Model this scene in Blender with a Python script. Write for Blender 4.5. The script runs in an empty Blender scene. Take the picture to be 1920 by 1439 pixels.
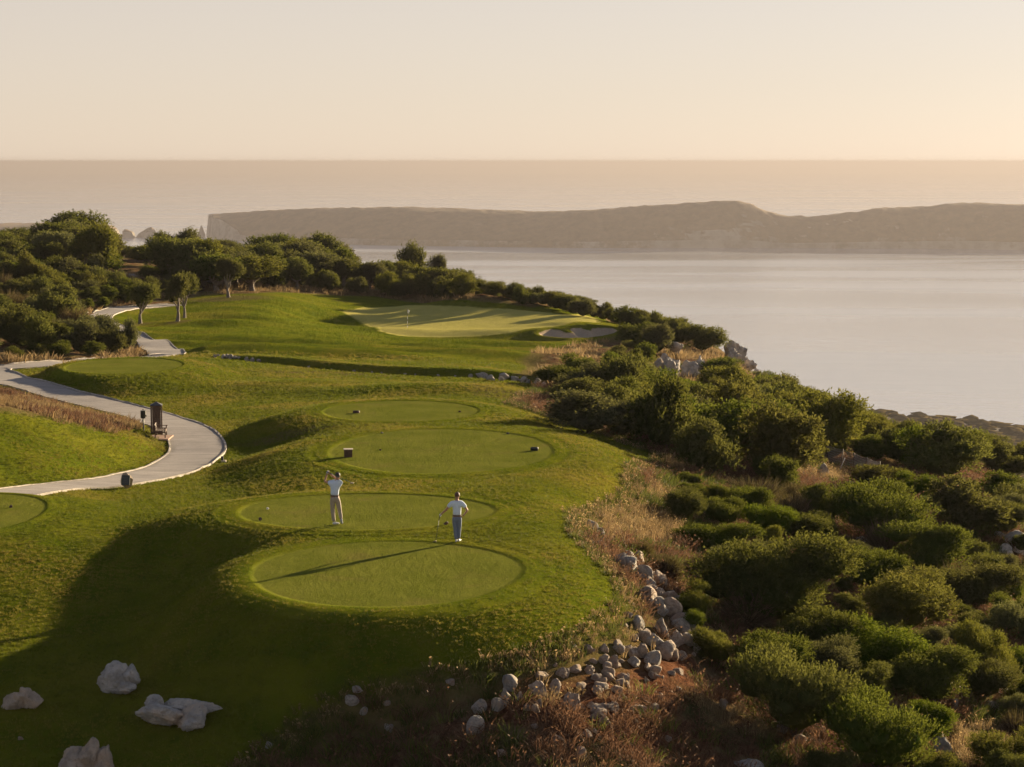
import bpy, bmesh, math, numpy as np
from mathutils import Vector, Matrix
R = math.radians
SC = bpy.context.scene
COL = SC.collection

# ------------------------------------------------------------------ camera
F, CX, CY = 3883.0, 960.0, 719.5          # focal length and centre of the 1920 x 1439 photograph
V0, CAMZ = 302.5, 13.04                   # eye-level row, camera height above the front tee
PITCH = math.atan((CY - V0) / F)
cd = bpy.data.cameras.new('camera'); cam = bpy.data.objects.new('camera', cd); COL.objects.link(cam)
cd.sensor_fit = 'HORIZONTAL'; cd.sensor_width = 36.0; cd.lens = F / 1920 * 36
cd.clip_start = 0.5; cd.clip_end = 120000
cam.location = (0, 0, CAMZ); cam.rotation_euler = (math.pi / 2 - PITCH, 0, 0)
SC.camera = cam
# ------------------------------------------------------------------ light
SUN_AZ, SUN_EL = 42.0, 10.5               # degrees clockwise from the view direction, above the horizon
w = bpy.data.worlds.new('World'); SC.world = w; w.use_nodes = True
nt = w.node_tree; nt.nodes.clear()
sky = nt.nodes.new('ShaderNodeTexSky'); sky.sky_type = 'NISHITA'; sky.sun_disc = False
sky.sun_elevation = R(SUN_EL); sky.sun_rotation = R(SUN_AZ)
sky.air_density = 1.0; sky.dust_density = 1.4; sky.ozone_density = 1.0; sky.altitude = 2000
tint = nt.nodes.new('ShaderNodeMix'); tint.data_type = 'RGBA'; tint.blend_type = 'MULTIPLY'
tint.inputs['Factor'].default_value = 1.0; tint.inputs['B'].default_value = (0.80, 0.80, 0.86, 1)
hsv = nt.nodes.new('ShaderNodeHueSaturation'); hsv.inputs['Saturation'].default_value = 0.7
bg = nt.nodes.new('ShaderNodeBackground'); bg.inputs['Strength'].default_value = 0.05
wo = nt.nodes.new('ShaderNodeOutputWorld')
nt.links.new(sky.outputs[0], hsv.inputs['Color']); nt.links.new(hsv.outputs[0], tint.inputs['A'])
# the dusty evening air: a beige veil thickest along the whole horizon, thinning upwards
geo_ = nt.nodes.new('ShaderNodeNewGeometry'); sep_ = nt.nodes.new('ShaderNodeSeparateXYZ'); nt.links.new(geo_.outputs['Incoming'], sep_.inputs[0])
mr_ = nt.nodes.new('ShaderNodeMapRange'); mr_.inputs['From Min'].default_value = 0.0; mr_.inputs['From Max'].default_value = -0.55
mr_.inputs['To Min'].default_value = 0.80; mr_.inputs['To Max'].default_value = 0.02; nt.links.new(sep_.outputs[2], mr_.inputs['Value'])
veil = nt.nodes.new('ShaderNodeMix'); veil.data_type = 'RGBA'; veil.inputs['B'].default_value = (4.75, 3.80, 2.98, 1)
nt.links.new(mr_.outputs[0], veil.inputs['Factor']); nt.links.new(tint.outputs['Result'], veil.inputs['A']); nt.links.new(veil.outputs['Result'], bg.inputs[0]); nt.links.new(bg.outputs[0], wo.inputs[0])
SUNV = Vector((math.sin(R(SUN_AZ)) * math.cos(R(SUN_EL)), math.cos(R(SUN_AZ)) * math.cos(R(SUN_EL)), math.sin(R(SUN_EL))))
sd_ = bpy.data.lights.new('sun', 'SUN'); sun = bpy.data.objects.new('sun', sd_); COL.objects.link(sun)
sd_.energy = 5.0; sd_.angle = R(0.9); sd_.color = (1.0, 0.79, 0.49)
sun.rotation_euler = SUNV.to_track_quat('Z', 'Y').to_euler(); sun.location = (40, 40, 60)
vs = SC.view_settings; vs.view_transform = 'Standard'; vs.look = 'None'; vs.gamma = 1.0; vs.use_curve_mapping = False
vs.exposure = 1.7
cy_ = SC.cycles; cy_.use_denoising = True; cy_.max_bounces = 6; cy_.diffuse_bounces = 3; cy_.transparent_max_bounces = 8
cy_.volume_bounces = 0; cy_.use_adaptive_sampling = True; cy_.adaptive_threshold = 0.02

# ------------------------------------------------------------------ helpers
def ray(u, v, pitch=PITCH):
    e = (CY - v) / F; c, s = math.cos(pitch), math.sin(pitch)
    return np.array([(u - CX) / F, c + e * s, -s + e * c])
def proj(p):
    p = np.asarray(p, float); c, s = math.cos(PITCH), math.sin(PITCH)
    z = p[..., 2] - CAMZ; dep = p[..., 1] * c - z * s; up = p[..., 1] * s + z * c
    return CX + F * p[..., 0] / dep, CY - F * up / dep
P_OLD = math.atan((CY - 270) / F)
def cp(u, v, z):                          # a survey point: pixel and a first height guess -> x, y, z
    r = ray(u, v, P_OLD); t = (z - 13.6) / r[2]; y = r[1] * t
    r = ray(u, v); t = y / r[1]
    return (r[0] * t, y, CAMZ + r[2] * t)
def on_plane(u, v, z):
    r = ray(u, v); t = (z - CAMZ) / r[2]
    return np.array([0, 0, CAMZ]) + r * t
def sstep(a, b, x):
    t = np.clip((x - a) / (b - a), 0, 1); return t * t * (3 - 2 * t)
def _hash(i, j, k, s):
    n = (i * 374761393 + j * 668265263 + k * 2147483647 + s * 974711) & 0xffffffff
    n = ((n ^ (n >> 13)) * 1274126177) & 0xffffffff
    return ((n ^ (n >> 16)) & 0xffff) / 65535.0
def noise3(p, s=0):
    p = np.asarray(p, float); i = np.floor(p).astype(np.int64); f = p - i; f = f * f * (3 - 2 * f); r = 0
    for a in (0, 1):
        for b in (0, 1):
            for c in (0, 1):
                wgt = (f[..., 0] if a else 1 - f[..., 0]) * (f[..., 1] if b else 1 - f[..., 1]) * (f[..., 2] if c else 1 - f[..., 2])
                r = r + wgt * _hash(i[..., 0] + a, i[..., 1] + b, i[..., 2] + c, s)
    return r * 2 - 1
def fbm(p, oct=4, s=0):
    p = np.asarray(p, float); a, r = 1.0, 0
    for o in range(oct):
        r = r + a * noise3(p * 2 ** o, s + o); a *= 0.5
    return r
def n2(x, y, sc, oct=3, s=0):
    return fbm(np.stack([np.asarray(x) * sc, np.asarray(y) * sc, np.zeros_like(np.asarray(x, float)) + 0.5], -1), oct, s)

def mesh_np(name, verts, faces, smooth=True, attrs=None, mats=(), mat_idx=None):
    """verts (n,3); faces: list of arrays (m,k)."""
    me = bpy.data.meshes.new(name)
    verts = np.asarray(verts, np.float32)
    if isinstance(faces, np.ndarray): faces = [faces]
    faces = [np.asarray(f, np.int32) for f in faces if len(f)]
    loops = np.concatenate([f.ravel() for f in faces]); sizes = np.concatenate([np.full(len(f), f.shape[1], np.int32) for f in faces])
    starts = np.concatenate([[0], np.cumsum(sizes)[:-1]]).astype(np.int32)
    me.vertices.add(len(verts)); me.vertices.foreach_set('co', verts.ravel())
    me.loops.add(len(loops)); me.loops.foreach_set('vertex_index', loops)
    me.polygons.add(len(sizes)); me.polygons.foreach_set('loop_start', starts)
    me.polygons.foreach_set('use_smooth', np.full(len(sizes), smooth, bool))
    if mat_idx is not None: me.polygons.foreach_set('material_index', np.asarray(mat_idx, np.int32))
    for k, a in (attrs or {}).items():
        at = me.attributes.new(k, 'FLOAT', 'POINT'); at.data.foreach_set('value', np.asarray(a, np.float32))
    for m in mats: me.materials.append(m)
    me.update(calc_edges=True); me.validate()
    return me
def link(name, me, parent=None, loc=None, rot=None, scale=None):
    o = bpy.data.objects.new(name, me); COL.objects.link(o)
    if loc is not None: o.location = loc
    if rot is not None: o.rotation_euler = rot
    if scale is not None: o.scale = scale
    if parent is not None: o.parent = parent
    return o
def tag(o, label=None, cat=None, group=None, kind=None):
    if label: o['label'] = label
    if cat: o['category'] = cat
    if group: o['group'] = group
    if kind: o['kind'] = kind
    return o
def grid_faces(nx, ny):
    i = np.arange(nx * ny).reshape(ny, nx)
    return np.stack([i[:-1, :-1], i[:-1, 1:], i[1:, 1:], i[1:, :-1]], -1).reshape(-1, 4)

class NT:                                  # small node-building helper
    def __init__(self, name):
        self.m = bpy.data.materials.new(name); self.m.use_nodes = True
        self.t = self.m.node_tree; self.t.nodes.clear()
        self.out = self.t.nodes.new('ShaderNodeOutputMaterial')
    def n(self, typ, ins=None, **kw):
        nd = self.t.nodes.new(typ)
        for k, v in kw.items(): setattr(nd, k, v)
        for k, v in (ins or {}).items():
            s = nd.inputs[k]
            if isinstance(v, bpy.types.NodeSocket): self.t.links.new(v, s)
            else: s.default_value = v
        return nd
    def coord(self, which='Object'): return self.n('ShaderNodeTexCoord').outputs[which]
    def noise(self, scale, detail=4, rough=0.55, vec=None, dist=0.0):
        i = {'Scale': scale, 'Detail': detail, 'Roughness': rough, 'Distortion': dist}
        if vec is not None: i['Vector'] = vec
        return self.n('ShaderNodeTexNoise', i).outputs['Fac']
    def mapr(self, x, a, b, c=0.0, d=1.0, smooth=True):
        return self.n('ShaderNodeMapRange', {'Value': x, 'From Min': a, 'From Max': b, 'To Min': c, 'To Max': d},
                      interpolation_type='SMOOTHSTEP' if smooth else 'LINEAR').outputs[0]
    def math(self, op, a, b=0.0): return self.n('ShaderNodeMath', {0: a, 1: b}, operation=op).outputs[0]
    def mix(self, f, a, b, blend='MIX'):
        nd = self.n('ShaderNodeMix', data_type='RGBA', blend_type=blend)
        for k, v in (('Factor', f), ('A', a), ('B', b)):
            s = nd.inputs[k] if k == 'Factor' else [q for q in nd.inputs if q.name == k and q.type == 'RGBA'][0]
            if k == 'Factor': s = nd.inputs[0]
            if isinstance(v, bpy.types.NodeSocket): self.t.links.new(v, s)
            else: s.default_value = v if not isinstance(v, tuple) or len(v) == 4 else v + (1,)
        return nd.outputs[2]
    def attr(self, name): return self.n('ShaderNodeAttribute', attribute_name=name).outputs['Fac']
    def bump(self, h, strength=0.5, dist=0.02, nrm=None):
        i = {'Height': h, 'Strength': strength, 'Distance': dist}
        if nrm is not None: i['Normal'] = nrm
        return self.n('ShaderNodeBump', i).outputs[0]
    def bsdf(self, col, rough=0.8, nrm=None, **kw):
        i = {'Base Color': col if isinstance(col, bpy.types.NodeSocket) else (col if len(col) == 4 else tuple(col) + (1,)), 'Roughness': rough}
        if nrm is not None: i['Normal'] = nrm
        i.update(kw)
        return self.n('ShaderNodeBsdfPrincipled', i).outputs[0]
    def done(self, sh): self.t.links.new(sh, self.out.inputs['Surface']); return self.m

def plain(name, col, rough=0.7, var=0.25, scale=8.0, metallic=0.0):
    t = NT(name); c = t.coord()
    f = t.noise(scale, 5, 0.6, c)
    dark = tuple(x * (1 - var) for x in col); lite = tuple(min(1, x * (1 + var)) for x in col)
    k = t.mix(t.mapr(f, 0.3, 0.7), dark, lite)
    return t.done(t.bsdf(k, rough, t.bump(t.noise(scale * 6, 3, 0.5, c), 0.15, 0.01), Metallic=metallic))
# ------------------------------------------------------------------ terrain heights
SEA = CAMZ - 240.0
TEES = []                                  # cx, cy, rx, ry, z
def tee_px(ul, ur, vn, vf, z):
    n_, f_ = on_plane((ul + ur) / 2, vn, z), on_plane((ul + ur) / 2, vf, z)
    cy = (n_[1] + f_[1]) / 2; ry = (f_[1] - n_[1]) / 2
    vm = 0.5 * (vn + vf)
    k = cy / F * 1.006
    TEES.append(((((ul + ur) / 2) - CX) * k, cy, (ur - ul) / 2 * k, ry, z))
tee_px(468, 980, 1139, 1015, 0.0)          # front tee
tee_px(443, 926, 994, 926, 0.0)            # golfer's tee
tee_px(618, 1036, 889, 805, -0.25)
tee_px(606, 898, 791, 752, -0.40)
tee_px(128, 342, 701, 672, -0.70)
tee_px(-250, 74, 1006, 926, -0.40)
S = [  # lawn near the tees
 (300,1100,-1.35),(420,1060,-1.05),(100,1060,-1.05),(0,1000,-.75),(160,960,-.8),(0,1200,-1.7),(225,1290,-2.1),(100,1400,-2.6),(400,1380,-2.5),(0,1330,-2.2),
 (500,1260,-1.8),(430,1180,-1.6),(700,1230,-1.5),(900,1205,-1.25),(1060,1170,-1.0),(1150,1090,-.75),(1090,1010,-.55),(1060,950,-.55),(1120,925,-.7),
 (380,960,-.75),(250,950,-.85),(330,925,-1.15),(480,900,-1.35),(560,880,-1.4),(1150,890,-1.1),(1070,850,-1.1),(1190,860,-2.0),(1130,830,-1.7),
 (1100,800,-2.1),(1000,775,-2.0),(930,740,-2.0),(1000,722,-3.0),(560,800,-1.45),(500,770,-1.8),(450,820,-1.75),(540,840,-1.45),(600,815,-1.05),
 # cart path
 (300,905,-1.4),(200,912,-1.3),(0,922,-1.2),(370,875,-1.6),(422,845,-1.55),(330,830,-1.6),(330,775,-2.1),(250,770,-2.15),(200,750,-2.2),(100,735,-2.3),(40,715,-2.4),
 (0,700,-2.5),(100,683,-2.6),(300,665,-3.2),(250,632,-4.0),(200,592,-5.0),(-60,712,-2.4),(-60,690,-2.5),
 # mound beside the path
 (-20,777,1.25),(60,793,.8),(130,812,.05),(200,832,-.85),(40,850,.1),(120,865,-.85),(220,870,-1.45),(20,900,-1.2),(-120,800,1.3),(150,783,-1.85),(60,765,-1.8),(-60,752,-1.2),
 # before and after the ditch
 (700,725,-2.4),(850,712,-2.9),(500,705,-2.3),(400,695,-2.3),(600,745,-2.1),(420,668,-2.9),(560,683,-2.8),(700,692,-2.75),(850,697,-2.8),(940,700,-3.1),
 (600,665,-3.5),(450,650,-3.6),(350,640,-4.0),(800,675,-3.6),(900,655,-5.2),(700,645,-5.2),(550,640,-4.4),(500,615,-4.8),(600,600,-6.5),(640,592,-6.7),(560,585,-5.7),(480,582,-4.9),(400,566,-5.1),
 (520,553,-4.9),(650,562,-6.3),(764,614,-7.3),(700,588,-7.0),(900,600,-7.2),(800,629,-7.35),(940,628,-7.3),(1000,606,-7.2),(900,573,-6.5),(980,580,-6.7),(840,567,-6.6),(1100,600,-6.9),(1150,622,-7.5),
 (1050,646,-7.3),(950,662,-6.2),(870,640,-7.1),(330,603,-5.0),(260,610,-5.2),(300,575,-5.3),(1000,640,-7.3),(1160,650,-7.9),
 # right slope
 (1170,1080,-.7),(1200,1130,-1.3),(1110,1000,-.9),(1170,985,-1.7),(1230,920,-2.0),(1260,1000,-2.6),(1450,1250,-3.4),(1330,1240,-2.9),(1300,1120,-2.6),(1420,1080,-3.5),(1550,1200,-4.0),(1650,1100,-4.5),(1750,1250,-4.6),(1900,1180,-5.6),(1900,1439,-5.2),
 (1600,1439,-4.4),(1300,1439,-3.3),(950,1439,-2.5),(1150,1330,-1.9),(760,1439,-2.8),(950,1320,-1.6),(1250,1300,-2.3),(1900,1000,-6.0),(1700,1000,-5.2),(1450,970,-4.0),(1650,880,-6.2),(1500,890,-4.9),(1850,900,-7.5),(1850,860,-8.6),
 (1300,830,-3.6),(1400,830,-5.2),(1180,800,-3.2),(1270,720,-6.8),(1160,740,-4.4),(1100,690,-5.0),(1080,720,-4.2),(1380,690,-8.7),(1200,660,-7.6),(1450,765,-8.6),(1560,810,-8.4),(1330,640,-9.3),(1250,640,-8.6),(1500,830,-6.5),
 # plateau with the trees
 (80,640,-3.5),(0,640,-3.2),(150,560,-4.4),(50,560,-3.4),(0,600,-3.2),(240,518,-4.3),(100,660,-2.9),
]
C = [cp(*q) for q in S]
C += [(-60,300,-3),(-35,300,-4.0),(-10,300,-6.5),(8,300,-8),(25,300,-12),(-85,350,-2),(-50,350,-4.5),(-20,350,-9),(10,350,-15),(-110,420,-5),(-60,420,-9),(-20,420,-20),(20,420,-40),
      (-140,500,-22),(-60,500,-32),(20,500,-70),(-150,650,-90),(0,650,-130),(-200,900,-225),(0,900,-240),(150,900,-240),(-120,200,2),(-80,120,1),(-40,60,-2),(-25,45,-4),(0,35,-5),(25,35,-9),
      (22,60,-8.5),(36,60,-17),(60,60,-38),(26,100,-7.6),(40,100,-15),(70,100,-42),(33,140,-9.5),(46,140,-19),(80,150,-58),(31,190,-12.5),(46,200,-25),(80,200,-64),(22,250,-10.5),(36,250,-24),(60,250,-48),
      (160,100,-120),(160,250,-140),(300,100,-240),(300,300,-240),(300,600,-240),(-300,300,5),(-300,600,-60),(-300,0,4),(0,-50,-8),(100,0,-60),(120,420,-150),(60,420,-85)]
C = np.array(C)
YS, CQ = 0.6, 3.0
def _phi(a, b):
    return np.sqrt((a[:, None, 0] - b[None, :, 0]) ** 2 + (YS * (a[:, None, 1] - b[None, :, 1])) ** 2 + CQ * CQ)
_n = len(C); A = np.zeros((_n + 3, _n + 3)); A[:_n, :_n] = _phi(C, C) - 0.25 * np.eye(_n)
A[:_n, _n] = 1; A[:_n, _n + 1:] = C[:, :2]; A[_n:, :_n] = A[:_n, _n:].T
WT = np.linalg.solve(A, np.concatenate([C[:, 2], [0, 0, 0]]))
def base_h(x, y):
    q = np.stack([x.ravel(), y.ravel()], -1); out = np.empty(len(q))
    for i in range(0, len(q), 20000):
        b = q[i:i + 20000]; out[i:i + 20000] = _phi(b, C) @ WT[:_n] + WT[_n] + b @ WT[_n + 1:]
    return out.reshape(x.shape)
def tee_rho(k, x, y):
    cx, cy, rx, ry, z = TEES[k]; return np.sqrt(((x - cx) / rx) ** 2 + ((y - cy) / ry) ** 2)

def axis(parts):
    o = [parts[0][0]]
    for a, b, s0, s1 in parts:
        n = max(1, int(round((b - a) / (0.5 * (s0 + s1))))); t = np.linspace(0, 1, n + 1)[1:]
        sp = s0 + (s1 - s0) * (t - 0.5 / n); c = np.cumsum(sp); o += list(a + (b - a) * c / c[-1])
    return np.array(o)
XA = axis([(-600,-160,40,8),(-160,-60,4,1.0),(-60,-30,.8,.3),(-30,32,.25,.25),(32,60,.3,1.2),(60,400,2,25)])
YA = axis([(-80,42,12,.5),(42,60,.4,.22),(60,135,.22,.28),(135,290,.4,.5),(290,450,.6,3),(450,1000,4,40)])
GX, GY = np.meshgrid(XA, YA)
GZ = base_h(GX, GY)
# gentle undulation of the mown fairway, the mounds round the green
def bumpg(u, v, h, sx, sy, rot=0.0):
    global GZ
    p = hit0(u, v); dx, dy = GX - p[0], GY - p[1]; c, s = math.cos(rot), math.sin(rot)
    GZ = GZ + 1.5 * h * np.exp(-(((c * dx + s * dy) / sx) ** 2 + ((-s * dx + c * dy) / sy) ** 2))
def hgt(x, y):
    x, y = np.asarray(x, float), np.asarray(y, float)
    i = np.clip(np.searchsorted(XA, x) - 1, 0, len(XA) - 2); j = np.clip(np.searchsorted(YA, y) - 1, 0, len(YA) - 2)
    fx = (x - XA[i]) / (XA[i + 1] - XA[i]); fy = (y - YA[j]) / (YA[j + 1] - YA[j])
    return (GZ[j, i] * (1 - fx) + GZ[j, i + 1] * fx) * (1 - fy) + (GZ[j + 1, i] * (1 - fx) + GZ[j + 1, i + 1] * fx) * fy
_T = np.concatenate([np.arange(40, 140, .15), np.arange(140, 520, .4), np.arange(520, 1000, 3)])
def hit0(u, v):                             # where the ray through a pixel meets the ground
    r = ray(u, v); p = np.array([0, 0, CAMZ]) + np.outer(_T / r[1], r)
    d = p[:, 2] - hgt(p[:, 0], p[:, 1]); k = np.argmax(d < 0)
    if not (d < 0).any(): k = len(_T) - 1
    if k == 0: return p[0]
    t = d[k - 1] / (d[k - 1] - d[k] + 1e-9); return p[k - 1] + (p[k] - p[k - 1]) * np.clip(t, 0, 1)
for q in [(470,660,.35,7,4,.3),(560,630,.5,9,4,.2),(430,610,.5,6,4,0),(700,668,.35,10,3,0),(820,655,.35,8,4,0),(640,625,-.5,8,5,0),(930,672,.3,8,4,0),
          (530,566,.2,9,6,0),(620,600,-.55,6,5,0),(905,574,.8,8,4,0),(1060,612,.35,4,3,0),(985,625,.25,6,4,0),(700,737,.2,8,3,0),(560,725,.25,7,3,.2),(860,728,.2,7,3,0),
          (470,845,-.15,5,4,0),(520,1330,.15,6,2,0),(250,1180,-.25,5,4,.3)]: bumpg(*q)
_m = sstep(160, 172, GY) * (1 - sstep(226, 240, GY)) * sstep(-42, -30, GX) * (1 - sstep(0, 8, GX))
GZ = GZ + _m * (.62 * n2(GX * .5 + 3, GY, .085, 2, 61) +   .24 * np.sin(GY * .55 + GX * .10 + 1.5 * n2(GX, GY, .05, 2, 63)))
# ditch: a cut bank on its far side
DITCH_PX = [(385,668),(440,673),(520,681),(600,690),(700,698),(800,703),(890,706),(960,712),(1010,720)]
DW = np.array([hit0(u, v) for u, v in DITCH_PX])
def seg_dist(x, y, pts):
    best = np.full(np.shape(x), 1e9); tt = np.zeros(np.shape(x)); side = np.zeros(np.shape(x))
    for k in range(len(pts) - 1):
        a, b = pts[k][:2], pts[k + 1][:2]; d = b - a; L2 = d @ d
        t = np.clip(((x - a[0]) * d[0] + (y - a[1]) * d[1]) / L2, 0, 1)
        px, py = x - a[0] - t * d[0], y - a[1] - t * d[1]; dist = np.hypot(px, py); m = dist < best
        best = np.where(m, dist, best); tt = np.where(m, (k + t) / (len(pts) - 1), tt); side = np.where(m, np.sign(d[0] * py - d[1] * px), side)
    return best, tt, side
sel = (GY > 125) & (GY < 185) & (abs(GX) < 45)
ds, tt, sg = seg_dist(GX[sel], GY[sel], DW); sdv = ds * sg
fade = sstep(0, .08, tt) * (0.35 + 0.65 * sstep(0.0, 0.25, tt))
cut = -0.75 * np.exp(-((sdv - 0.2) / 0.75) ** 2) + 0.34 * sstep(.6, 1.4, sdv) * (1 - sstep(1.4, 6, sdv))
GZ[sel] += cut * fade
# tee pads
for k, (cx, cy, rx, ry, z) in enumerate(TEES):
    rho = tee_rho(k, GX, GY); w_ = (1 - sstep(1.06, 1.95 if k in (0, 1, 5) else 2.15, rho)) ** 0.8; GZ = GZ * (1 - w_) + z * w_
# bunker
BUNK_PX = [(1008,628),(1020,622),(1034,619),(1050,621),(1062,626),(1074,625.5),(1068,620),(1072,616.5),(1090,616),(1098,620),(1106,622),(1110,618),(1125,616.5),(1148,617),(1160,621.5),(1150,627),(1128,632),(1100,636),(1070,637),(1040,634),(1018,632)]
BUNK = np.array([hit0(u, v) for u, v in BUNK_PX])
def poly_sd(x, y, poly):                    # signed distance in metres, positive inside
    poly = np.asarray(poly)[:, :2]; best = np.full(np.shape(x), 1e9); ins = np.zeros(np.shape(x), bool)
    for k in range(len(poly)):
        a, b = poly[k], poly[(k + 1) % len(poly)]; d = b - a; L2 = d @ d + 1e-9
        t = np.clip(((x - a[0]) * d[0] + (y - a[1]) * d[1]) / L2, 0, 1)
        best = np.minimum(best, np.hypot(x - a[0] - t * d[0], y - a[1] - t * d[1]))
        c = (a[1] > y) != (b[1] > y)
        if abs(b[1] - a[1]) > 1e-9: ins ^= c & (x < (b[0] - a[0]) * (y - a[1]) / (b[1] - a[1]) + a[0])
    return np.where(ins, best, -best)
sel = (GY > 200) & (GY < 270) & (abs(GX - 8) < 20)
bsd = poly_sd(GX[sel], GY[sel], BUNK)
GZ[sel] += -0.55 * sstep(-0.1, 1.2, bsd) + 0.22 * np.exp(-((bsd + 0.6) / 0.8) ** 2)
# cart path centre line
PATH_PX = [(-300,930,2.7),(-120,926,2.7),(0,922,2.6),(110,916,2.6),(200,905,2.7),(270,894,2.8),(325,878,2.8),(360,858,2.8),(371,838,2.8),(356,812,2.8),(318,793,2.8),(262,776,2.8),(190,757,2.9),(110,737,3.0),(40,717,3.0),(-2,704,3.0)]
PW = [np.array([*hit0(u, v), wd]) for u, v, wd in PATH_PX]
e = PW[-1]
PW += [np.array([*hit0(u, v), wd]) for u, v, wd in [(-22,695,3.0),(0,690,3.0),(50,687,2.9)]]
def cr(pts, step):                          # Catmull-Rom resample
    pts = np.asarray(pts); out = []
    for k in range(len(pts) - 1):
        p0, p1, p2, p3 = pts[max(k - 1, 0)], pts[k], pts[k + 1], pts[min(k + 2, len(pts) - 1)]
        n = max(2, int(np.linalg.norm((p2 - p1)[:2]) / step))
        for t in np.arange(n) / n:
            out.append(0.5 * (2 * p1 + (p2 - p0) * t + (2 * p0 - 5 * p1 + 4 * p2 - p3) * t * t + (3 * p1 - p0 - 3 * p2 + p3) * t ** 3))
    out.append(pts[-1]); return np.array(out)
q = PW[-1][:2]
PW += [np.array([x, y, 0, 2.9]) for x, y in [(-30.5,159.5),(-28,164.5)]]
PW += [np.array([*hit0(u, v), wd]) for u, v, wd in [(312,660,2.9),(288,641,2.8),(248,629,2.8),(205,612,2.8),(185,597,2.8),(205,585,2.8),(260,577,2.8),(330,571,2.8)]]
PATH = cr(PW, 0.45)
ROAD = cr([np.array([*hit0(u, v), 3.0]) for u, v in [(150,508),(205,514),(235,518),(268,522),(310,526)]], 1.0)
sel = (GX < 5) & (GY > 60) & (GY < 300)
for pl in (PATH, ROAD):
    ds, tt, _ = seg_dist(GX[sel], GY[sel], pl[::3])
    k = np.clip((tt * (len(pl) - 1)).astype(int), 0, len(pl) - 1)
    pz = hgt(pl[:, 0], pl[:, 1]); pz = np.convolve(np.pad(pz, 6, 'edge'), np.ones(13) / 13, 'valid')
    w_ = 1 - sstep(1.5, 3.2, ds); GZ[sel] = GZ[sel] * (1 - w_) + (pz[k] - 0.06 * (ds < 1.55)) * w_

# zones of the ground
LAWN_PX = [(430,1460),(500,1390),(560,1345),(640,1300),(760,1270),(900,1246),(1010,1222),(1100,1190),(1165,1152),(1172,1110),(1130,1060),(1088,1015),(1072,972),(1090,962),(1135,950),(1180,925),(1183,880),(1230,868),(1235,855),(1170,832),(1090,800),(1010,776),(955,758),(985,738),(1005,722),
 (960,702),(985,682),(1010,662),(1050,648),(1105,642),(1165,628),(1168,612),(1130,596),(1000,578),(900,567),(840,564),(700,556),(560,550),(480,551),(385,554),(355,560),(330,574),(225,586),(200,600),(250,628),(300,640),(320,668),(200,676),(100,684),(30,692),(5,700),(-10,712),
 (-200,750),(-700,850),(-700,1460)]
BANK_PX = [(-90,722),(0,729),(60,744),(140,767),(200,782),(256,796),(258,806),(205,812),(150,800),(100,790),(50,781),(0,775),(-90,768)]
LAWN = np.array([hit0(u, v) for u, v in LAWN_PX])
lawn = np.full(GX.shape, -9.0); sel = (GY < 330) & (abs(GX) < 120)
lawn[sel] = np.clip(np.minimum(poly_sd(GX[sel], GY[sel], LAWN), -poly_sd(GX[sel], GY[sel], np.array([hit0(u, v) for u, v in BANK_PX]))), -9, 9)
GREEN_PX = [(690,612),(640,584),(680,576),(760,573),(830,574),(900,577),(980,582),(1060,590),(1120,598),(1125,606),(1060,610),(1000,616),(960,626),(900,631),(820,633),(750,630),(710,622)]
GREEN = np.array([hit0(u, v) for u, v in GREEN_PX])
green = np.full(GX.shape, -9.0); sel = (GY > 190) & (GY < 320) & (abs(GX) < 50)
green[sel] = np.clip(poly_sd(GX[sel], GY[sel], GREEN), -9, 9)
sand = np.full(GX.shape, -9.0); sand[sel] = np.clip(poly_sd(GX[sel], GY[sel], BUNK), -9, 9)
# fine relief: smooth on the turf, rough on the wild slope
wild = sstep(0.0, 2.5, -lawn)
GZ = GZ + wild * (0.16 * n2(GX, GY, 0.55, 3, 3) + 0.35 * n2(GX, GY, 0.11, 2, 5) * sstep(60, 140, GY)) + (1 - wild) * 0.035 * n2(GX, GY, 0.35, 2, 9)
for k, (cx, cy, rx, ry, z) in enumerate(TEES):
    rho = tee_rho(k, GX, GY); w_ = 1 - sstep(1.13, 1.22, rho); GZ = GZ * (1 - w_) + np.minimum(GZ, z - 0.06) * w_
GZ = np.maximum(GZ, SEA - 6)
def tee_bump(rho):
    return 0.022 * sstep(0.99, 1.025, rho) * (1 - sstep(1.04, 1.19, rho))
def surf(x, y):                             # walkable surface: ground plus tee collars
    h = float(hgt(x, y))
    for k, (cx, cy, rx, ry, z) in enumerate(TEES):
        rho = float(tee_rho(k, x, y))
        if rho < 1.12: return z + float(tee_bump(np.array(rho)))
    return h
def hit(u, v):
    r = ray(u, v)
    for k, (cx, cy, rx, ry, z) in enumerate(TEES):
        p = on_plane(u, v, z)
        if tee_rho(k, p[0], p[1]) < 1.19: return np.array([p[0], p[1], surf(p[0], p[1])])
    return hit0(u, v)

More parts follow.
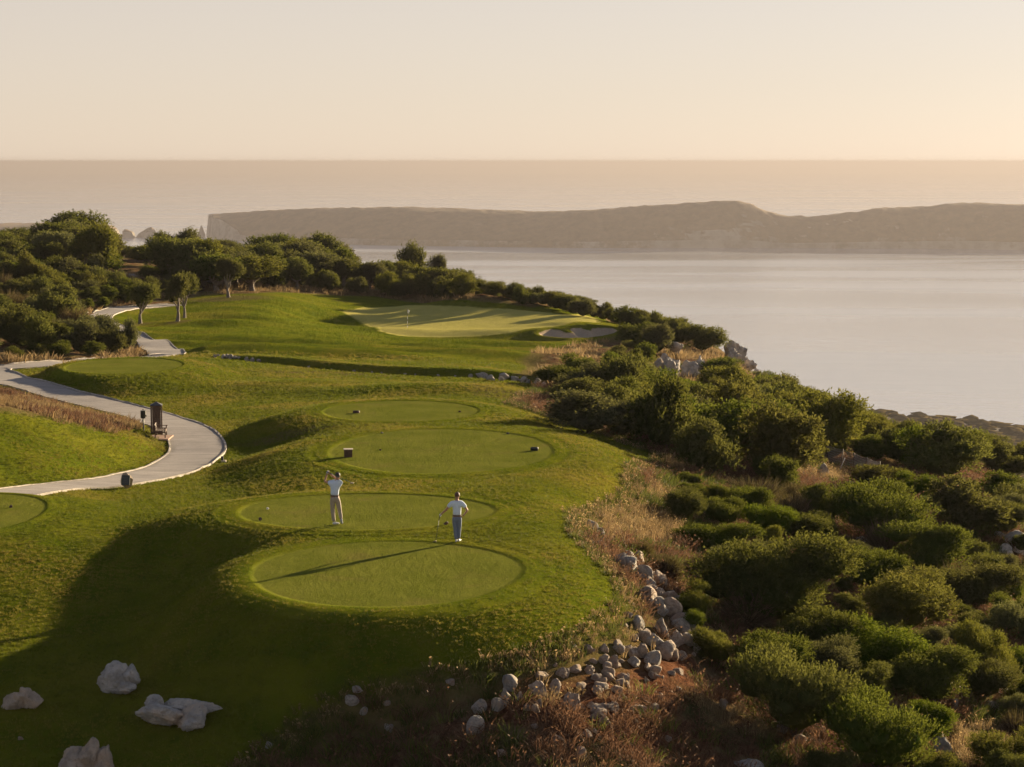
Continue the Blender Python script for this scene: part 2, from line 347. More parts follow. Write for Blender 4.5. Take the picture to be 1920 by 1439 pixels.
# ------------------------------------------------------------------ ground materials
def ground_material(name, tee=False):
    t = NT(name); c = t.coord()
    big, mid, fine = t.noise(0.09, 4, 0.55, c), t.noise(0.55, 4, 0.6, c), t.noise(5.0, 4, 0.7, c)
    st = t.n('ShaderNodeMapping', {'Vector': c, 'Scale': (1.0, 0.35, 1.0), 'Rotation': (0, 0, R(-35))}).outputs[0]
    streak = t.noise(1.4, 3, 0.6, st)
    grass = t.mix(t.mapr(mid, .3, .7), (.084, .110, .008), (.138, .148, .012))
    grass = t.mix(t.math('MULTIPLY', t.mapr(big, .46, .72), .75), grass, (.185, .158, .022))
    grass = t.mix(t.math('MULTIPLY', t.mapr(streak, .5, .75), .45), grass, (.040, .066, .008))
    grass = t.mix(t.math('MULTIPLY', t.mapr(fine, .45, .8), .5), grass, (.13, .13, .018))
    cut = t.mix(t.mapr(mid, .3, .7), (.118, .130, .019), (.150, .155, .026))
    cut = t.mix(t.math('MULTIPLY', t.mapr(fine, .5, .75), .4), cut, (.060, .085, .016))
    cut = t.mix(t.math('MULTIPLY', t.mapr(t.noise(.45, 5, .65, c), .52, .72), .55), cut, (.155, .130, .036))
    jit = t.math('MULTIPLY', t.math('SUBTRACT', t.noise(1.6, 4, 0.65, c), 0.5), 1.4)
    if tee:
        m = t.mapr(t.math('ADD', t.attr('inside'), t.math('MULTIPLY', jit, .05)), -.03, .03)
        col = t.mix(m, grass, cut); rel = 1.0
    else:
        putt = t.mix(t.mapr(mid, .3, .7), (.36, .325, .088), (.41, .36, .108))
        col = t.mix(t.mapr(t.math('ADD', t.attr('green'), jit), -.3, .5), grass, putt)
        # wild ground: red earth, straw, dry green
        e1 = t.mix(t.mapr(fine, .35, .65), (.085, .045, .026), (.17, .095, .055))
        e2 = t.mix(t.mapr(t.noise(.9, 5, .65, c), .42, .62), e1, (.20, .145, .075))
        e3 = t.mix(t.mapr(t.noise(.35, 4, .6, c), .5, .66), e2, (.070, .072, .026))
        edge = t.mix(t.mapr(fine, .3, .7), (.17, .125, .050), (.095, .092, .028))
        e3 = t.mix(t.mapr(t.math('ADD', t.attr('earth'), t.math('MULTIPLY', jit, .35)), .25, .6), e3, t.mix(t.mapr(fine, .35, .65), (.085, .036, .020), (.185, .088, .050)))
        lw = t.math('ADD', t.attr('lawn'), t.math('MULTIPLY', jit, .9))
        wildc = t.mix(t.mapr(lw, -2.0, -.4), e3, edge)
        dryp = t.math('MULTIPLY', t.mapr(t.math('ADD', t.attr('dry'), t.math('MULTIPLY', jit, .5)), .3, .8), .85)
        col = t.mix(dryp, col, edge)
        col = t.mix(t.mapr(lw, -.45, .25), wildc, col)
        sandc = t.mix(t.mapr(fine, .3, .7), (.37, .285, .20), (.45, .355, .26))
        sm = t.mapr(t.math('ADD', t.attr('sand'), t.math('MULTIPLY', jit, .25)), -.05, .15)
        col = t.mix(sm, col, sandc)
    tuft = t.noise(9.0, 5, .75, c); tuft2 = t.noise(2.2, 4, .6, st)
    h = t.math('ADD', t.math('MULTIPLY', tuft, .6), t.math('MULTIPLY', tuft2, .8))
    if tee:
        h = t.math('MULTIPLY', h, t.mapr(t.attr('inside'), -.03, .03, 1.0, .5)); nb = t.bump(h, .9, .16)
    else:
        flat = t.math('MAXIMUM', t.mapr(t.attr('green'), -.2, .5), t.mapr(t.attr('sand'), 0, .3))
        h = t.math('MULTIPLY', h, t.math('SUBTRACT', 1.0, t.math('MULTIPLY', flat, .75))); nb = t.bump(h, .9, .30)
    d = t.bsdf(col, .85, nb, **{'Specular IOR Level': .0})
    return t.done(d)
M_GROUND, M_TEE = ground_material('turf and wild ground'), ground_material('tee turf', True)
dry = np.zeros(GX.shape)
for u, v, sx, sy in [(960,738,3.5,4),(1000,765,2.5,3),(540,815,4,1.2),(430,560,6,4),(262,608,1.6,3),(335,603,1.6,3),(428,558,2,3),(1010,680,2,3),(230,800,5,5),(1150,838,2,1),(600,700,6,2)]:
    p = hit0(u, v); dry = np.maximum(dry, np.exp(-(((GX - p[0]) / sx) ** 2 + ((GY - p[1]) / sy) ** 2)))
earth = np.zeros(GX.shape)
for u, v, sx, sy in [(1215,1200,1.0,3.0),(1180,1250,1.6,2.6),(1100,1290,1.8,2.2),(1000,1310,1.6,1.8),(1260,1240,1.0,2.6),(1290,870,3,4),(1150,1340,2.0,2.0)]:
    p = hit0(u, v); earth = np.maximum(earth, np.exp(-(((GX - p[0]) / sx) ** 2 + ((GY - p[1]) / sy) ** 2)))
me = mesh_np('ground', np.stack([GX, GY, GZ], -1).reshape(-1, 3), grid_faces(len(XA), len(YA)),
             attrs={'lawn': lawn.ravel(), 'green': green.ravel(), 'sand': sand.ravel(), 'dry': dry.ravel(), 'earth': earth.ravel()}, mats=[M_GROUND])
tag(link('ground', me), kind='structure')
for k, (cx, cy, rx, ry, z) in enumerate(TEES):
    rr = np.concatenate([np.linspace(0, .97, 14), [.985, 1.0, 1.015, 1.03, 1.045, 1.06, 1.09, 1.12, 1.15, 1.19, 1.23, 1.28]]); na = 120
    th = np.linspace(0, 2 * math.pi, na, endpoint=False)
    wob = 1 + 0.012 * np.sin(3 * th + k) + 0.008 * np.sin(5 * th + 2 * k)
    X = cx + rx * np.outer(rr, np.cos(th) * wob); Y = cy + ry * np.outer(rr, np.sin(th) * wob)
    rho = np.repeat(rr[:, None], na, 1); gz = hgt(X, Y); bl = sstep(1.06, 1.22, rho); Z = (z + tee_bump(rho) + 0.01 * n2(X, Y, .5, 2, 4) * (rho < 1)) * (1 - bl) + (gz + .02) * bl - .07 * (rho > 1.27)
    i = np.arange(len(rr) * na).reshape(len(rr), na); j = np.roll(i, -1, 1)
    f = np.stack([i[:-1], i[1:], j[1:], j[:-1]], -1).reshape(-1, 4)
    me = mesh_np('tee_box', np.stack([X, Y, Z], -1).reshape(-1, 3), f, attrs={'inside': (1.0 - rho).ravel()}, mats=[M_TEE])
    tag(link('tee_box', me), kind='structure')
# ------------------------------------------------------------------ cart path with pale kerbs
def path_material():
    t = NT('worn concrete path'); c = t.coord()
    a = t.mix(t.mapr(t.noise(.7, 5, .6, c), .3, .7), (.215, .188, .176), (.295, .258, .238))
    a = t.mix(t.math('MULTIPLY', t.mapr(t.noise(9, 4, .7, c), .45, .75), .6), a, (.17, .15, .145))
    st = t.n('ShaderNodeMapping', {'Vector': c, 'Scale': (.25, 2.2, 1.0)}).outputs[0]
    a = t.mix(t.math('MULTIPLY', t.mapr(t.noise(1.0, 4, .6, st), .5, .7), .5), a, (.35, .315, .295))
    al = t.math('FRACT', t.math('DIVIDE', t.attr('along'), 3.4)); jl = t.mapr(t.math('ABSOLUTE', t.math('SUBTRACT', al, .5)), .004, .012, 1, 0)
    ed = t.math('MULTIPLY', t.mapr(t.math('ADD', t.attr('across'), t.math('MULTIPLY', t.math('SUBTRACT', t.noise(2.2, 5, .7, c), .5), .5)), .36, .52), .6)
    a = t.mix(ed, a, (.14, .115, .085)); a = t.mix(t.math('MULTIPLY', jl, .75), a, (.07, .06, .055))
    a = t.mix(t.math('MULTIPLY', t.mapr(t.noise(.35, 6, .7, c), .55, .7), .45), a, (.16, .135, .125))
    return t.done(t.bsdf(a, .85, t.bump(t.noise(25, 4, .7, c), .35, .02)))
M_PATH, M_KERB = path_material(), plain('pale kerb stone', (.33, .29, .245), .8, .35, 3)
def ribbon(pl, offs, dz):
    d = np.gradient(pl[:, :2], axis=0); d /= np.linalg.norm(d, axis=1)[:, None] + 1e-9; nrm = np.stack([-d[:, 1], d[:, 0]], -1)
    V = []
    for o, z in zip(offs, dz):
        x = pl[:, 0] + nrm[:, 0] * o(pl[:, 3]); y = pl[:, 1] + nrm[:, 1] * o(pl[:, 3]); V.append(np.stack([x, y, hgt(x, y) + z], -1))
    return np.stack(V, 1)
def make_path(pl, name):
    ks = [-.5, -.3, -.1, .1, .3, .5]
    V = ribbon(pl, [lambda w, k=k: k * (w - .06) for k in ks], [.075] * 6)
    V[:, :, 2] = V[:, :, 2].mean(1, keepdims=True) * .5 + V[:, :, 2] * .5
    o = tag(link(name, mesh_np(name, V.reshape(-1, 3), grid_faces(6, len(pl)), attrs={'along': np.repeat(np.concatenate([[0], np.cumsum(np.linalg.norm(np.diff(pl[:, :2], axis=0), axis=1))]), 6), 'across': np.tile(np.abs(np.array(ks)), len(pl))}, mats=[M_PATH])), kind='structure')
    for s in (-1, 1):
        V = ribbon(pl, [lambda w, e=e: s * (w / 2 + e) for e in (-.05, -.045, .05, .055)], [-.05, .105, .105, -.1])
        link('kerb', mesh_np('kerb', V.reshape(-1, 3), grid_faces(4, len(pl)), smooth=False, mats=[M_KERB]), o)
    return o
make_path(PATH, 'cart_path'); make_path(ROAD, 'back_road')

# ------------------------------------------------------------------ sea, island, stacks, lower ridge
t = NT('sky-pale calm sea'); c = t.coord()
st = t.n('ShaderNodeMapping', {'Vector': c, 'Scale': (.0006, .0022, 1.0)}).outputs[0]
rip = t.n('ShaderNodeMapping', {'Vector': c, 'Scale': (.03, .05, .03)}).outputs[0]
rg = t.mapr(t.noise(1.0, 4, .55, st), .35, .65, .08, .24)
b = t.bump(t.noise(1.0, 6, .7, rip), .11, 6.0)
M_SEA = t.done(t.bsdf((.43, .46, .51), rg, b, IOR=1.9))  # pale base colour and raised IOR stand in for reflected sky
xs = np.linspace(-26000, 26000, 27); ys = np.array([-2500, -1000, 0, 1000, 2000, 3000, 4000, 5000, 6000, 8000, 11000, 15000, 20000, 28000, 40000])
X, Y = np.meshgrid(xs, ys)
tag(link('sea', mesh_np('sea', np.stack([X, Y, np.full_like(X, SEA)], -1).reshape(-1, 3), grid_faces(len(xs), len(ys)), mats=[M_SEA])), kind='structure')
t = NT('island scrub and limestone'); c = t.coord(); geo = t.n('ShaderNodeNewGeometry')
up = t.n('ShaderNodeSeparateXYZ', {0: geo.outputs['True Normal']}).outputs[2]
veg = t.mix(t.mapr(t.noise(.03, 6, .7, c), .35, .65), (.105, .062, .020), (.175, .105, .042))
rock = t.mix(t.mapr(t.noise(.02, 5, .6, c), .35, .65), (.20, .165, .12), (.36, .31, .245))
k = t.math('MAXIMUM', t.mapr(t.math('ADD', up, t.math('MULTIPLY', t.math('SUBTRACT', t.noise(.018, 6, .7, c), .5), 1.1)), .66, .40), t.math('MULTIPLY', t.mapr(t.noise(.006, 6, .7, c), .62, .75), .28))
M_ISL = t.done(t.bsdf(t.mix(k, veg, rock), .9, t.bump(t.noise(.05, 6, .7, c), .35, 5.0)))
def seaz(u, v): return on_plane(u, v, SEA)
ISL = [(388,449,404),(396,452,402),(440,455,399),(520,458,394),(600,461,391),(680,464,389),(760,466,388.5),(840,467,390),(920,468,393),(1010,469,397),(1080,470,395),(1150,470,391),(1220,470,385),(1290,470,380.5),(1340,470,378),(1385,470,376.5),(1405,470,382),(1430,470,393),(1455,470,402),(1480,470,406.5),
       (1530,470,404.5),(1610,471,397),(1645,471,390),(1700,471,389),(1740,471,387),(1780,472,382),(1825,472,379.5),(1870,473,382),(1920,474,383),(1990,475,380),(2080,476,386),(2200,477,392),(2400,479,405)]
ui = np.linspace(388, 2400, 420); vs_ = np.interp(ui, [q[0] for q in ISL], [q[1] for q in ISL]); vt = np.interp(ui, [q[0] for q in ISL], [q[2] for q in ISL])
sm = lambda a, n=9: np.convolve(np.pad(a, n // 2, 'edge'), np.ones(n) / n, 'valid')
vt2 = sm(vt, 5); prof = []
nr = 34; V = np.zeros((nr, len(ui), 3))
for i, u in enumerate(ui):
    s0 = seaz(u, vs_[i] - 4.5); rr_ = ray(u, vt2[i])
    dep = 420 + 160 * math.sin(i * .02)
    yr = s0[1] + dep * .55; topz = CAMZ + rr_[2] / rr_[1] * yr                 # ridge height that shows at the traced skyline
    sx = s0[0]
    cl = 1 - sstep(388, 470, u)
    for j in range(nr):
        q = j / (nr - 1)
        if q < .55:
            a = q / .55; pr = (1 - cl) * (0.10 * sstep(0, .06, a) + .90 * np.sin(a * math.pi / 2) ** .9) + cl * (sstep(0, .10, a) * .93 + .07 * a)
        else:
            a = (q - .55) / .45; pr = 1 - sstep(0, 1, a)
        y = s0[1] + dep * q
        V[j, i] = (sx * y / s0[1], y, SEA - 3 + (topz - SEA + 3) * pr)
nz = fbm(np.stack([V[..., 0] * .009, V[..., 1] * .009, V[..., 2] * .012], -1), 5, 11)
nf = fbm(np.stack([V[..., 0] * .05, V[..., 1] * .05, V[..., 2] * .05], -1), 3, 12)
q = np.linspace(0, 1, nr)[:, None]; env = sstep(0, .12, q) * (1 - sstep(.75, 1, q))
V[..., 2] += env * (5 * nz * (1 - np.exp(-((q - .55) / .08) ** 2)) + 2.2 * nf); V[..., 1] += env * 18 * nz
V[:, 0, 2] = SEA - 4
tag(link('island', mesh_np('island', V.reshape(-1, 3), grid_faces(len(ui), nr)[:, ::-1], mats=[M_ISL])), kind='structure')
# left headland and stacks stand farther out
def stack(name, prof_px, base_v, seed, label, depth=.7, group=None):
    us = np.array([p[0] for p in prof_px], float); vt_ = np.array([p[1] for p in prof_px], float)
    s0 = seaz(us.mean(), base_v); y0 = s0[1]; n = max(24, int((us[-1] - us[0]) / 1.2)); uu = np.linspace(us[0], us[-1], n); vv = np.interp(uu, us, vt_)
    dpt = (us[-1] - us[0]) / F * y0 * depth; m = 14; V = np.zeros((m, n, 3)); cx = (us.mean() - CX) / F * y0
    for j in range(m):
        a = math.pi * j / (m - 1); wy = -math.cos(a) * .5; hh = math.sin(a) ** .35
        x = (uu - CX) / F * y0; top = CAMZ - (vv - V0) / F * y0
        V[j, :, 0] = x; V[j, :, 1] = y0 + wy * dpt * (0.4 + .6 * np.sin(np.linspace(.15, math.pi - .15, n))); V[j, :, 2] = SEA - 3 + (np.maximum(top - SEA, 0) + 3) * hh
    nz = fbm(V * .035, 4, seed); V[..., 1] += nz * 6; V[..., 0] += nz * 2.5; V[..., 2] += np.clip(V[..., 2] - SEA, 0, 6) / 6 * nz * 2.0
    V -= np.array([cx, y0, SEA]); me = mesh_np(name, V.reshape(-1, 3), grid_faces(n, m)[:, ::-1], mats=[M_ISL])
    return tag(link(name, me, loc=(cx, y0, SEA)), label, 'rock', group)
tag(stack('headland', [(-140,420),(-60,419),(0,420),(12,417.5),(30,419.5),(55,419),(75,417),(98,417),(130,418),(170,419),(196,419.5),(204,422),(212,431),(219,447)], 447, 3, None), kind='structure')
stack('sea_stack', [(216,446),(222,441),(232,438),(234,430),(238,428.5),(246,431),(251,433),(253,440),(254,446)], 446, 4, 'low square-topped sea stack with a trailing ledge beside the headland')
stack('sea_stack', [(254,446),(262,437),(272,431),(280,426),(287,424.5),(292,430),(294,440),(296,446)], 446, 5, 'sloping wedge-shaped sea stack rising to a peak above the trees')
stack('sea_stack', [(371,444),(374,434),(377,425),(379,421),(381,426),(384,436),(386,445)], 445, 6, 'slender pointed sea stack standing off the island cliff')
# lower wooded ridge on the right, far below
uu = np.linspace(1500, 2300, 200); vv = np.interp(uu, [1500,1600,1625,1645,1665,1700,1760,1830,1920,2050,2300], [790,779,778,772,779,784,788,795,806,822,850])
nr = 26; V = np.zeros((nr, len(uu), 3))
for j in range(nr):
    q = j / (nr - 1); y = 1050 + 650 * q; yr = 1050 + 650 * .62
    x = (uu - CX) / F * y; top = CAMZ - (vv - 1 - V0) / F * yr
    z = np.where(q < .62, top - 40 * (1 - q / .62) ** 1.2, top - 150 * ((q - .62) / .38) ** 1.5)
    V[j] = np.stack([x, np.full_like(x, y), z], -1)
V[..., 2] += 3.0 * n2(V[..., 0], V[..., 1], .012, 3, 21) * (abs(np.linspace(0, 1, nr)[:, None] - .62) > .06)
RIDGE = V
t = NT('lower slope earth'); c = t.coord()
M_RIDGE = t.done(t.bsdf(t.mix(t.mapr(t.noise(.04, 5, .65, c), .4, .62), (.10, .07, .036), (.07, .058, .028)), .9, t.bump(t.noise(.3, 5, .7, c), .8, 1.0)))
tag(link('lower_ridge', mesh_np('lower_ridge', V.reshape(-1, 3), grid_faces(len(uu), nr), mats=[M_RIDGE])), kind='structure')
# ------------------------------------------------------------------ haze
HAZE = 0.86e-4
t = NT('evening haze')
vol = t.n('ShaderNodeVolumePrincipled', {'Color': (.285, .268, .290, 1), 'Density': HAZE, 'Anisotropy': .3})
t.t.links.new(vol.outputs[0], t.out.inputs['Volume'])
bm = bmesh.new(); bmesh.ops.create_cube(bm, size=1.0)
me = bpy.data.meshes.new('haze'); bm.to_mesh(me); bm.free(); me.materials.append(t.m)
zb, zt = SEA - 7, CAMZ + 5
tag(link('haze', me, loc=(0, 19000, (zb + zt) / 2), scale=(54000, 44000, zt - zb)), 'warm evening haze over the bay', kind='stuff')
# ------------------------------------------------------------------ plants: leaf by leaf
rng = np.random.default_rng(11)
def unit(a): return a / (np.linalg.norm(a, axis=-1, keepdims=True) + 1e-9)
def leaf_material(name, c1, c2, c3, trans=.45):
    t = NT(name); tone = t.attr('tone'); rnd = t.n('ShaderNodeObjectInfo').outputs['Random']
    col = t.mix(t.mapr(tone, 0, .75), c1, c2); col = t.mix(t.mapr(tone, .72, 1.0), col, c3)
    hs = t.n('ShaderNodeHueSaturation', {'Color': col, 'Hue': t.mapr(rnd, 0, 1, .485, .512, False), 'Saturation': t.mapr(rnd, 0, 1, .82, 1.08, False), 'Value': t.mapr(rnd, 0, 1, .78, 1.22, False)}).outputs[0]
    d = t.bsdf(hs, .7, None, **{'Specular IOR Level': .0})
    tr = t.n('ShaderNodeBsdfTranslucent', {'Color': t.mix(.5, hs, (.16, .15, .02))}).outputs[0]
    return t.done(t.n('ShaderNodeMixShader', {0: trans, 1: d, 2: tr}).outputs[0])
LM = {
 'haze':  leaf_material('haze-tinted scrub leaves', (.085, .062, .028), (.10, .074, .034), (.12, .088, .042)),  # uniform brown puts the glow of haze into the leaf colour
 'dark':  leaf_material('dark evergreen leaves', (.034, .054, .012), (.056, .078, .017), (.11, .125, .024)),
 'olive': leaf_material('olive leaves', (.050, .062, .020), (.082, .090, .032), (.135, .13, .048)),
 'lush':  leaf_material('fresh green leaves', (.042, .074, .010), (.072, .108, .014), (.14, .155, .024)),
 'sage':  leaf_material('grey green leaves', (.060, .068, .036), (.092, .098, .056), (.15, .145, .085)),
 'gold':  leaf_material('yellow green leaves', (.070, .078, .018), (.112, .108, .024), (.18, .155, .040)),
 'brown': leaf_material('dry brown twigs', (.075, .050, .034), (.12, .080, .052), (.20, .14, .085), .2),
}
t = NT('weathered bark'); c = t.coord()
st = t.n('ShaderNodeMapping', {'Vector': c, 'Scale': (6, 6, 1.2)}).outputs[0]
M_BARK = t.done(t.bsdf(t.mix(t.mapr(t.noise(2.5, 5, .65, st), .35, .65), (.10, .075, .055), (.27, .225, .18)), .9, t.bump(t.noise(3, 5, .7, st), .7, .05)))

M_TWIG = plain('dark twig bark', (.06, .042, .03), .9, .3, 6)
def ico(sub):
    bm = bmesh.new(); bmesh.ops.create_icosphere(bm, subdivisions=sub, radius=1.0)
    v = np.array([q.co[:] for q in bm.verts]); f = np.array([[x.index for x in p.verts] for p in bm.faces]); bm.free(); return v, f
ICO = {k: ico(k) for k in (1, 2, 3, 4, 5)}
def foliage(seed, lobes, n, per, L, wr, slen, upright=.5, spread=.75, shell=.5, core=.60):
    """n sprigs of per leaves grown over the lobes (cx,cy,cz,rx,ry,rz); returns verts, faces, tone."""
    g = np.random.default_rng(seed); lb = np.asarray(lobes, float)
    area = (lb[:, 3] * lb[:, 4] + lb[:, 3] * lb[:, 5] + lb[:, 4] * lb[:, 5]); k = g.choice(len(lb), n * 3, p=area / area.sum())
    d = unit(g.normal(size=(n * 3, 3))); d[:, 2] = np.where(d[:, 2] < -.35, -d[:, 2], d[:, 2])
    dep = 1 - shell * g.random(n * 3) ** 1.7
    nz = 1 + .26 * fbm(lb[k, :3] + d * 2.4, 3, seed)
    p = lb[k, :3] + d * lb[k, 3:] * (dep * nz)[:, None]
    inn = np.zeros(len(p), bool)
    for q in lb:
        rel = (p - q[:3]) / q[3:]; inn |= (rel ** 2).sum(1) < (1 - shell) ** 2 * .95
    ok = np.where(~inn & (p[:, 2] > .02))[0][:n]; p, d = p[ok], d[ok]; n = len(ok)
    sd = unit(d * .75 + np.array([0, 0, upright]) + g.normal(size=(n, 3)) * .32)
    tone_s = np.clip(.38 + .22 * g.normal(size=n) + .25 * fbm(p * .9, 2, seed + 5), 0, 1)
    tpar = (np.arange(per) + g.random((n, per)) * .8) / per
    sl = slen * (.6 + .8 * g.random(n))
    base = p[:, None] + sd[:, None] * (tpar * sl[:, None])[..., None]
    ld = unit(sd[:, None] * .75 + unit(g.normal(size=(n, per, 3))) * spread)
    sv = unit(np.cross(ld, unit(g.normal(size=(n, per, 3)))))
    ll = (L * (.65 + .7 * g.random((n, per))))[..., None]
    b = base; tip = base + ld * ll; m = base + ld * ll * .45
    V = np.stack([b, m + sv * ll * wr * .5, tip, m - sv * ll * wr * .5], 2).reshape(-1, 3)
    Fq = np.arange(len(V)).reshape(-1, 4)
    tone = np.repeat(np.clip(tone_s[:, None] + .12 * g.normal(size=(n, per)), 0, 1).ravel(), 4)
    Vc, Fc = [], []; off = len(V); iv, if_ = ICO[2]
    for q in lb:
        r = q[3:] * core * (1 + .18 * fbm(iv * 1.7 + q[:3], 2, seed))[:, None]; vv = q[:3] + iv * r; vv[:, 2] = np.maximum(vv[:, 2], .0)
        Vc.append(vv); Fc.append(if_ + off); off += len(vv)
    Vc = np.concatenate(Vc); V2 = np.concatenate([V, Vc]); tone = np.concatenate([tone, np.full(len(Vc), .1)])  # added core blocks light; its low tone paints the shade inside the crown
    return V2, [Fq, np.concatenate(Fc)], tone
def dome_lobes(g, w, h, n, rag=.35):
    L = [(0, 0, h * .38, w * .38, w * .38, h * .42)]
    for _ in range(n):
        a = g.random() * 6.283; r = w * .5 * (.35 + .45 * g.random()); s = w * (.13 + .17 * g.random())
        z = h * (.32 + (rag + .15) * g.random()) + .10 * h * (1 - r / w)
        L.append((r * math.cos(a), r * math.sin(a), z, s, s, s * (.75 + .4 * g.random()) * h / w * 1.2))
    return L
def tubes(paths, sides=7, seed=0):
    V, Fs, off = [], [], 0
    for pts in paths:                       # pts: (x, y, z, r)
        pts = np.asarray(pts, float); n = len(pts); d = unit(np.gradient(pts[:, :3], axis=0))
        a = unit(np.cross(d, np.array([.31, .9, .2]))); b = np.cross(d, a); th = np.linspace(0, 2 * math.pi, sides, endpoint=False)
        V.append((pts[:, None, :3] + pts[:, None, 3:] * (a[:, None] * np.cos(th)[None, :, None] + b[:, None] * np.sin(th)[None, :, None])).reshape(-1, 3))
        i = np.arange(n * sides).reshape(n, sides) + off; j = np.roll(i, -1, 1)
        Fs.append(np.stack([i[:-1], j[:-1], j[1:], i[1:]], -1).reshape(-1, 4)); off += n * sides
        V.append(pts[-1:, :3]); Fs.append(np.stack([i[-1], np.roll(i[-1], -1), np.full(sides, off), np.full(sides, off)], -1)); off += 1
    return np.concatenate(V), np.concatenate(Fs)
def tri_fix(f):                             # degenerate quads -> triangles
    d = f[:, 2] == f[:, 3]; return [f[~d], f[d][:, :3]]
def bush_mesh(name, seed, w, h, nl, n, per, L, wr, slen, upright, spread=.75, rag=.35):
    g = np.random.default_rng(seed); V, Fs, tone = foliage(seed, dome_lobes(g, w, h, nl, rag), n, per, L, wr, slen, upright, spread)
    V[:, 2] -= .06; me = mesh_np(name, V, Fs, False, {'tone': tone}, [LM['dark']]); return me, w, h
def stems_mesh(seed, w, h):
    g = np.random.default_rng(seed); ps = []
    for _ in range(7):
        a = g.random() * 6.28; e = np.array([math.cos(a) * w * .28, math.sin(a) * w * .22, h * .45]); t_ = np.linspace(0, 1, 5)[:, None]
        pt = e * t_ + g.normal(size=(5, 3)) * .05 * t_; pt[0, 2] = -.15; ps.append(np.concatenate([pt, .035 * (1.1 - t_ * .7)], 1))
    V, f = tubes(ps, 5); return mesh_np('stems', V, tri_fix(f), True, None, [M_TWIG])
NEAR = [bush_mesh('foliage', 100 + i, 3.4, 2.2, 5 + i % 3, 2900, 9, .075, .42, .26, u, s, r) for i, (u, s, r) in enumerate([(.35, .8, .3), (.9, .55, .4), (.5, .75, .5), (.7, .6, .35), (.3, .85, .25), (1.0, .5, .45)])]
STEMS = [stems_mesh(i, 3.4, 2.2) for i in range(2)]
MID = [bush_mesh('foliage', 200 + i, 3.6, 2.4, 5 + i % 4, 1500, 7, .14, .45, .36, u, s, r) for i, (u, s, r) in enumerate([(.35, .8, .35), (.9, .55, .45), (.5, .75, .5), (.7, .6, .35), (.4, .85, .3), (1.0, .5, .5), (.5, .8, .55)])]
def dry_bush(seed, w, h, n):                # bare twiggy scrub
    g = np.random.default_rng(seed); a = g.random(n) * 6.283; el = np.arccos(g.random(n) * .9)
    d = np.stack([np.sin(el) * np.cos(a), np.sin(el) * np.sin(a), np.cos(el)], -1); d[:, :2] *= w / 2 / h
    b = d * h * (.15 + .5 * g.random((n, 1))) * np.array([1, 1, .9]); tip = d * h * (.65 + .45 * g.random((n, 1))) + g.normal(size=(n, 3)) * .12
    s = unit(np.cross(tip - b, g.normal(size=(n, 3)))) * (.008 + .012 * g.random((n, 1))); m = (b + tip) / 2 + g.normal(size=(n, 3)) * .05
    V = np.stack([b - s, b + s, m + s * .9, tip, m - s * .9], 1).reshape(-1, 3); i = np.arange(n)[:, None] * 5
    Fq = np.concatenate([i, i + 1, i + 2, i + 4], 1); Ft = np.concatenate([i + 4, i + 2, i + 3], 1)
    return mesh_np('twigs', V, [Fq, Ft], False, {'tone': np.repeat(g.random(n), 5)}, [LM['brown']]), w, h
DRYB = [dry_bush(300 + i, 2.0, 1.2, 2600) for i in range(3)]
def tree_mesh(seed, w, h, trunk_h, nl, n, L, lean=.0, crown_flat=.62, olive=False):
    """A trunk with limbs reaching into a lobed crown."""
    g = np.random.default_rng(seed); cw = w; ch = h - trunk_h; lobes = []; limbs = []
    fork = np.array([lean * .4, 0, trunk_h * (.75 if olive else .9)])
    for i in range(nl):
        a = 6.283 * (i / nl) + g.normal() * .5; rr = cw * .5 * (.15 + .55 * g.random()) * (0.2 if i == 0 else 1); s = cw * (.17 + .12 * g.random()) * (1.35 if i == 0 else 1)
        c_ = np.array([lean + rr * math.cos(a), rr * math.sin(a), trunk_h + ch * (.25 + .45 * g.random()) + (0.1 * ch if i == 0 else 0)])
        hz = min(s * (.7 + .35 * g.random()) * ch / cw / crown_flat, h - c_[2]); lobes.append((*c_, s, s, max(hz, .25 * ch)))
        t_ = np.linspace(0, 1, 6)[:, None]; pt = fork + (c_ - fork) * t_ + g.normal(size=(6, 3)) * .07 * cw * .3 * t_ * (1 - t_) * 4
        limbs.append(np.concatenate([pt, .026 * cw * (1.15 - t_)], 1))
    t_ = np.linspace(0, 1, 9)[:, None]; tw = np.concatenate([np.sin(t_ * 5 + seed) * .04 * cw * .5, np.cos(t_ * 4 + seed) * .03 * cw * .5, np.zeros_like(t_)], 1)
    pt = np.array([0, 0, -.3]) + (fork + np.array([0, 0, .3]) - 0) * t_ + tw * t_; r = (.052 * cw) * (1.35 - .75 * t_ + .6 * np.exp(-t_ * 9))
    V, Fs, tone = foliage(seed, lobes, n, 7, L, .45, L * 2.4, .45, .8, .55, .58)
    tv, tf = tubes([np.concatenate([pt, r], 1)] + limbs, 8)
    return mesh_np('crown', V, Fs, False, {'tone': tone}, [LM['olive']]), mesh_np('trunk', tv, tri_fix(tf), True, None, [M_BARK]), w, h
OLIVES = [tree_mesh(400 + i, 4.2, 4.4, 1.5, 6, 1700, .16, (-.3, .25, .1)[i], .62, True) for i in range(3)]
TREES = [tree_mesh(420 + i, 6.0, 6.5, 1.2 + .3 * (i % 2), 8 + i % 3, 1700, .26, 0, .62) for i in range(7)]

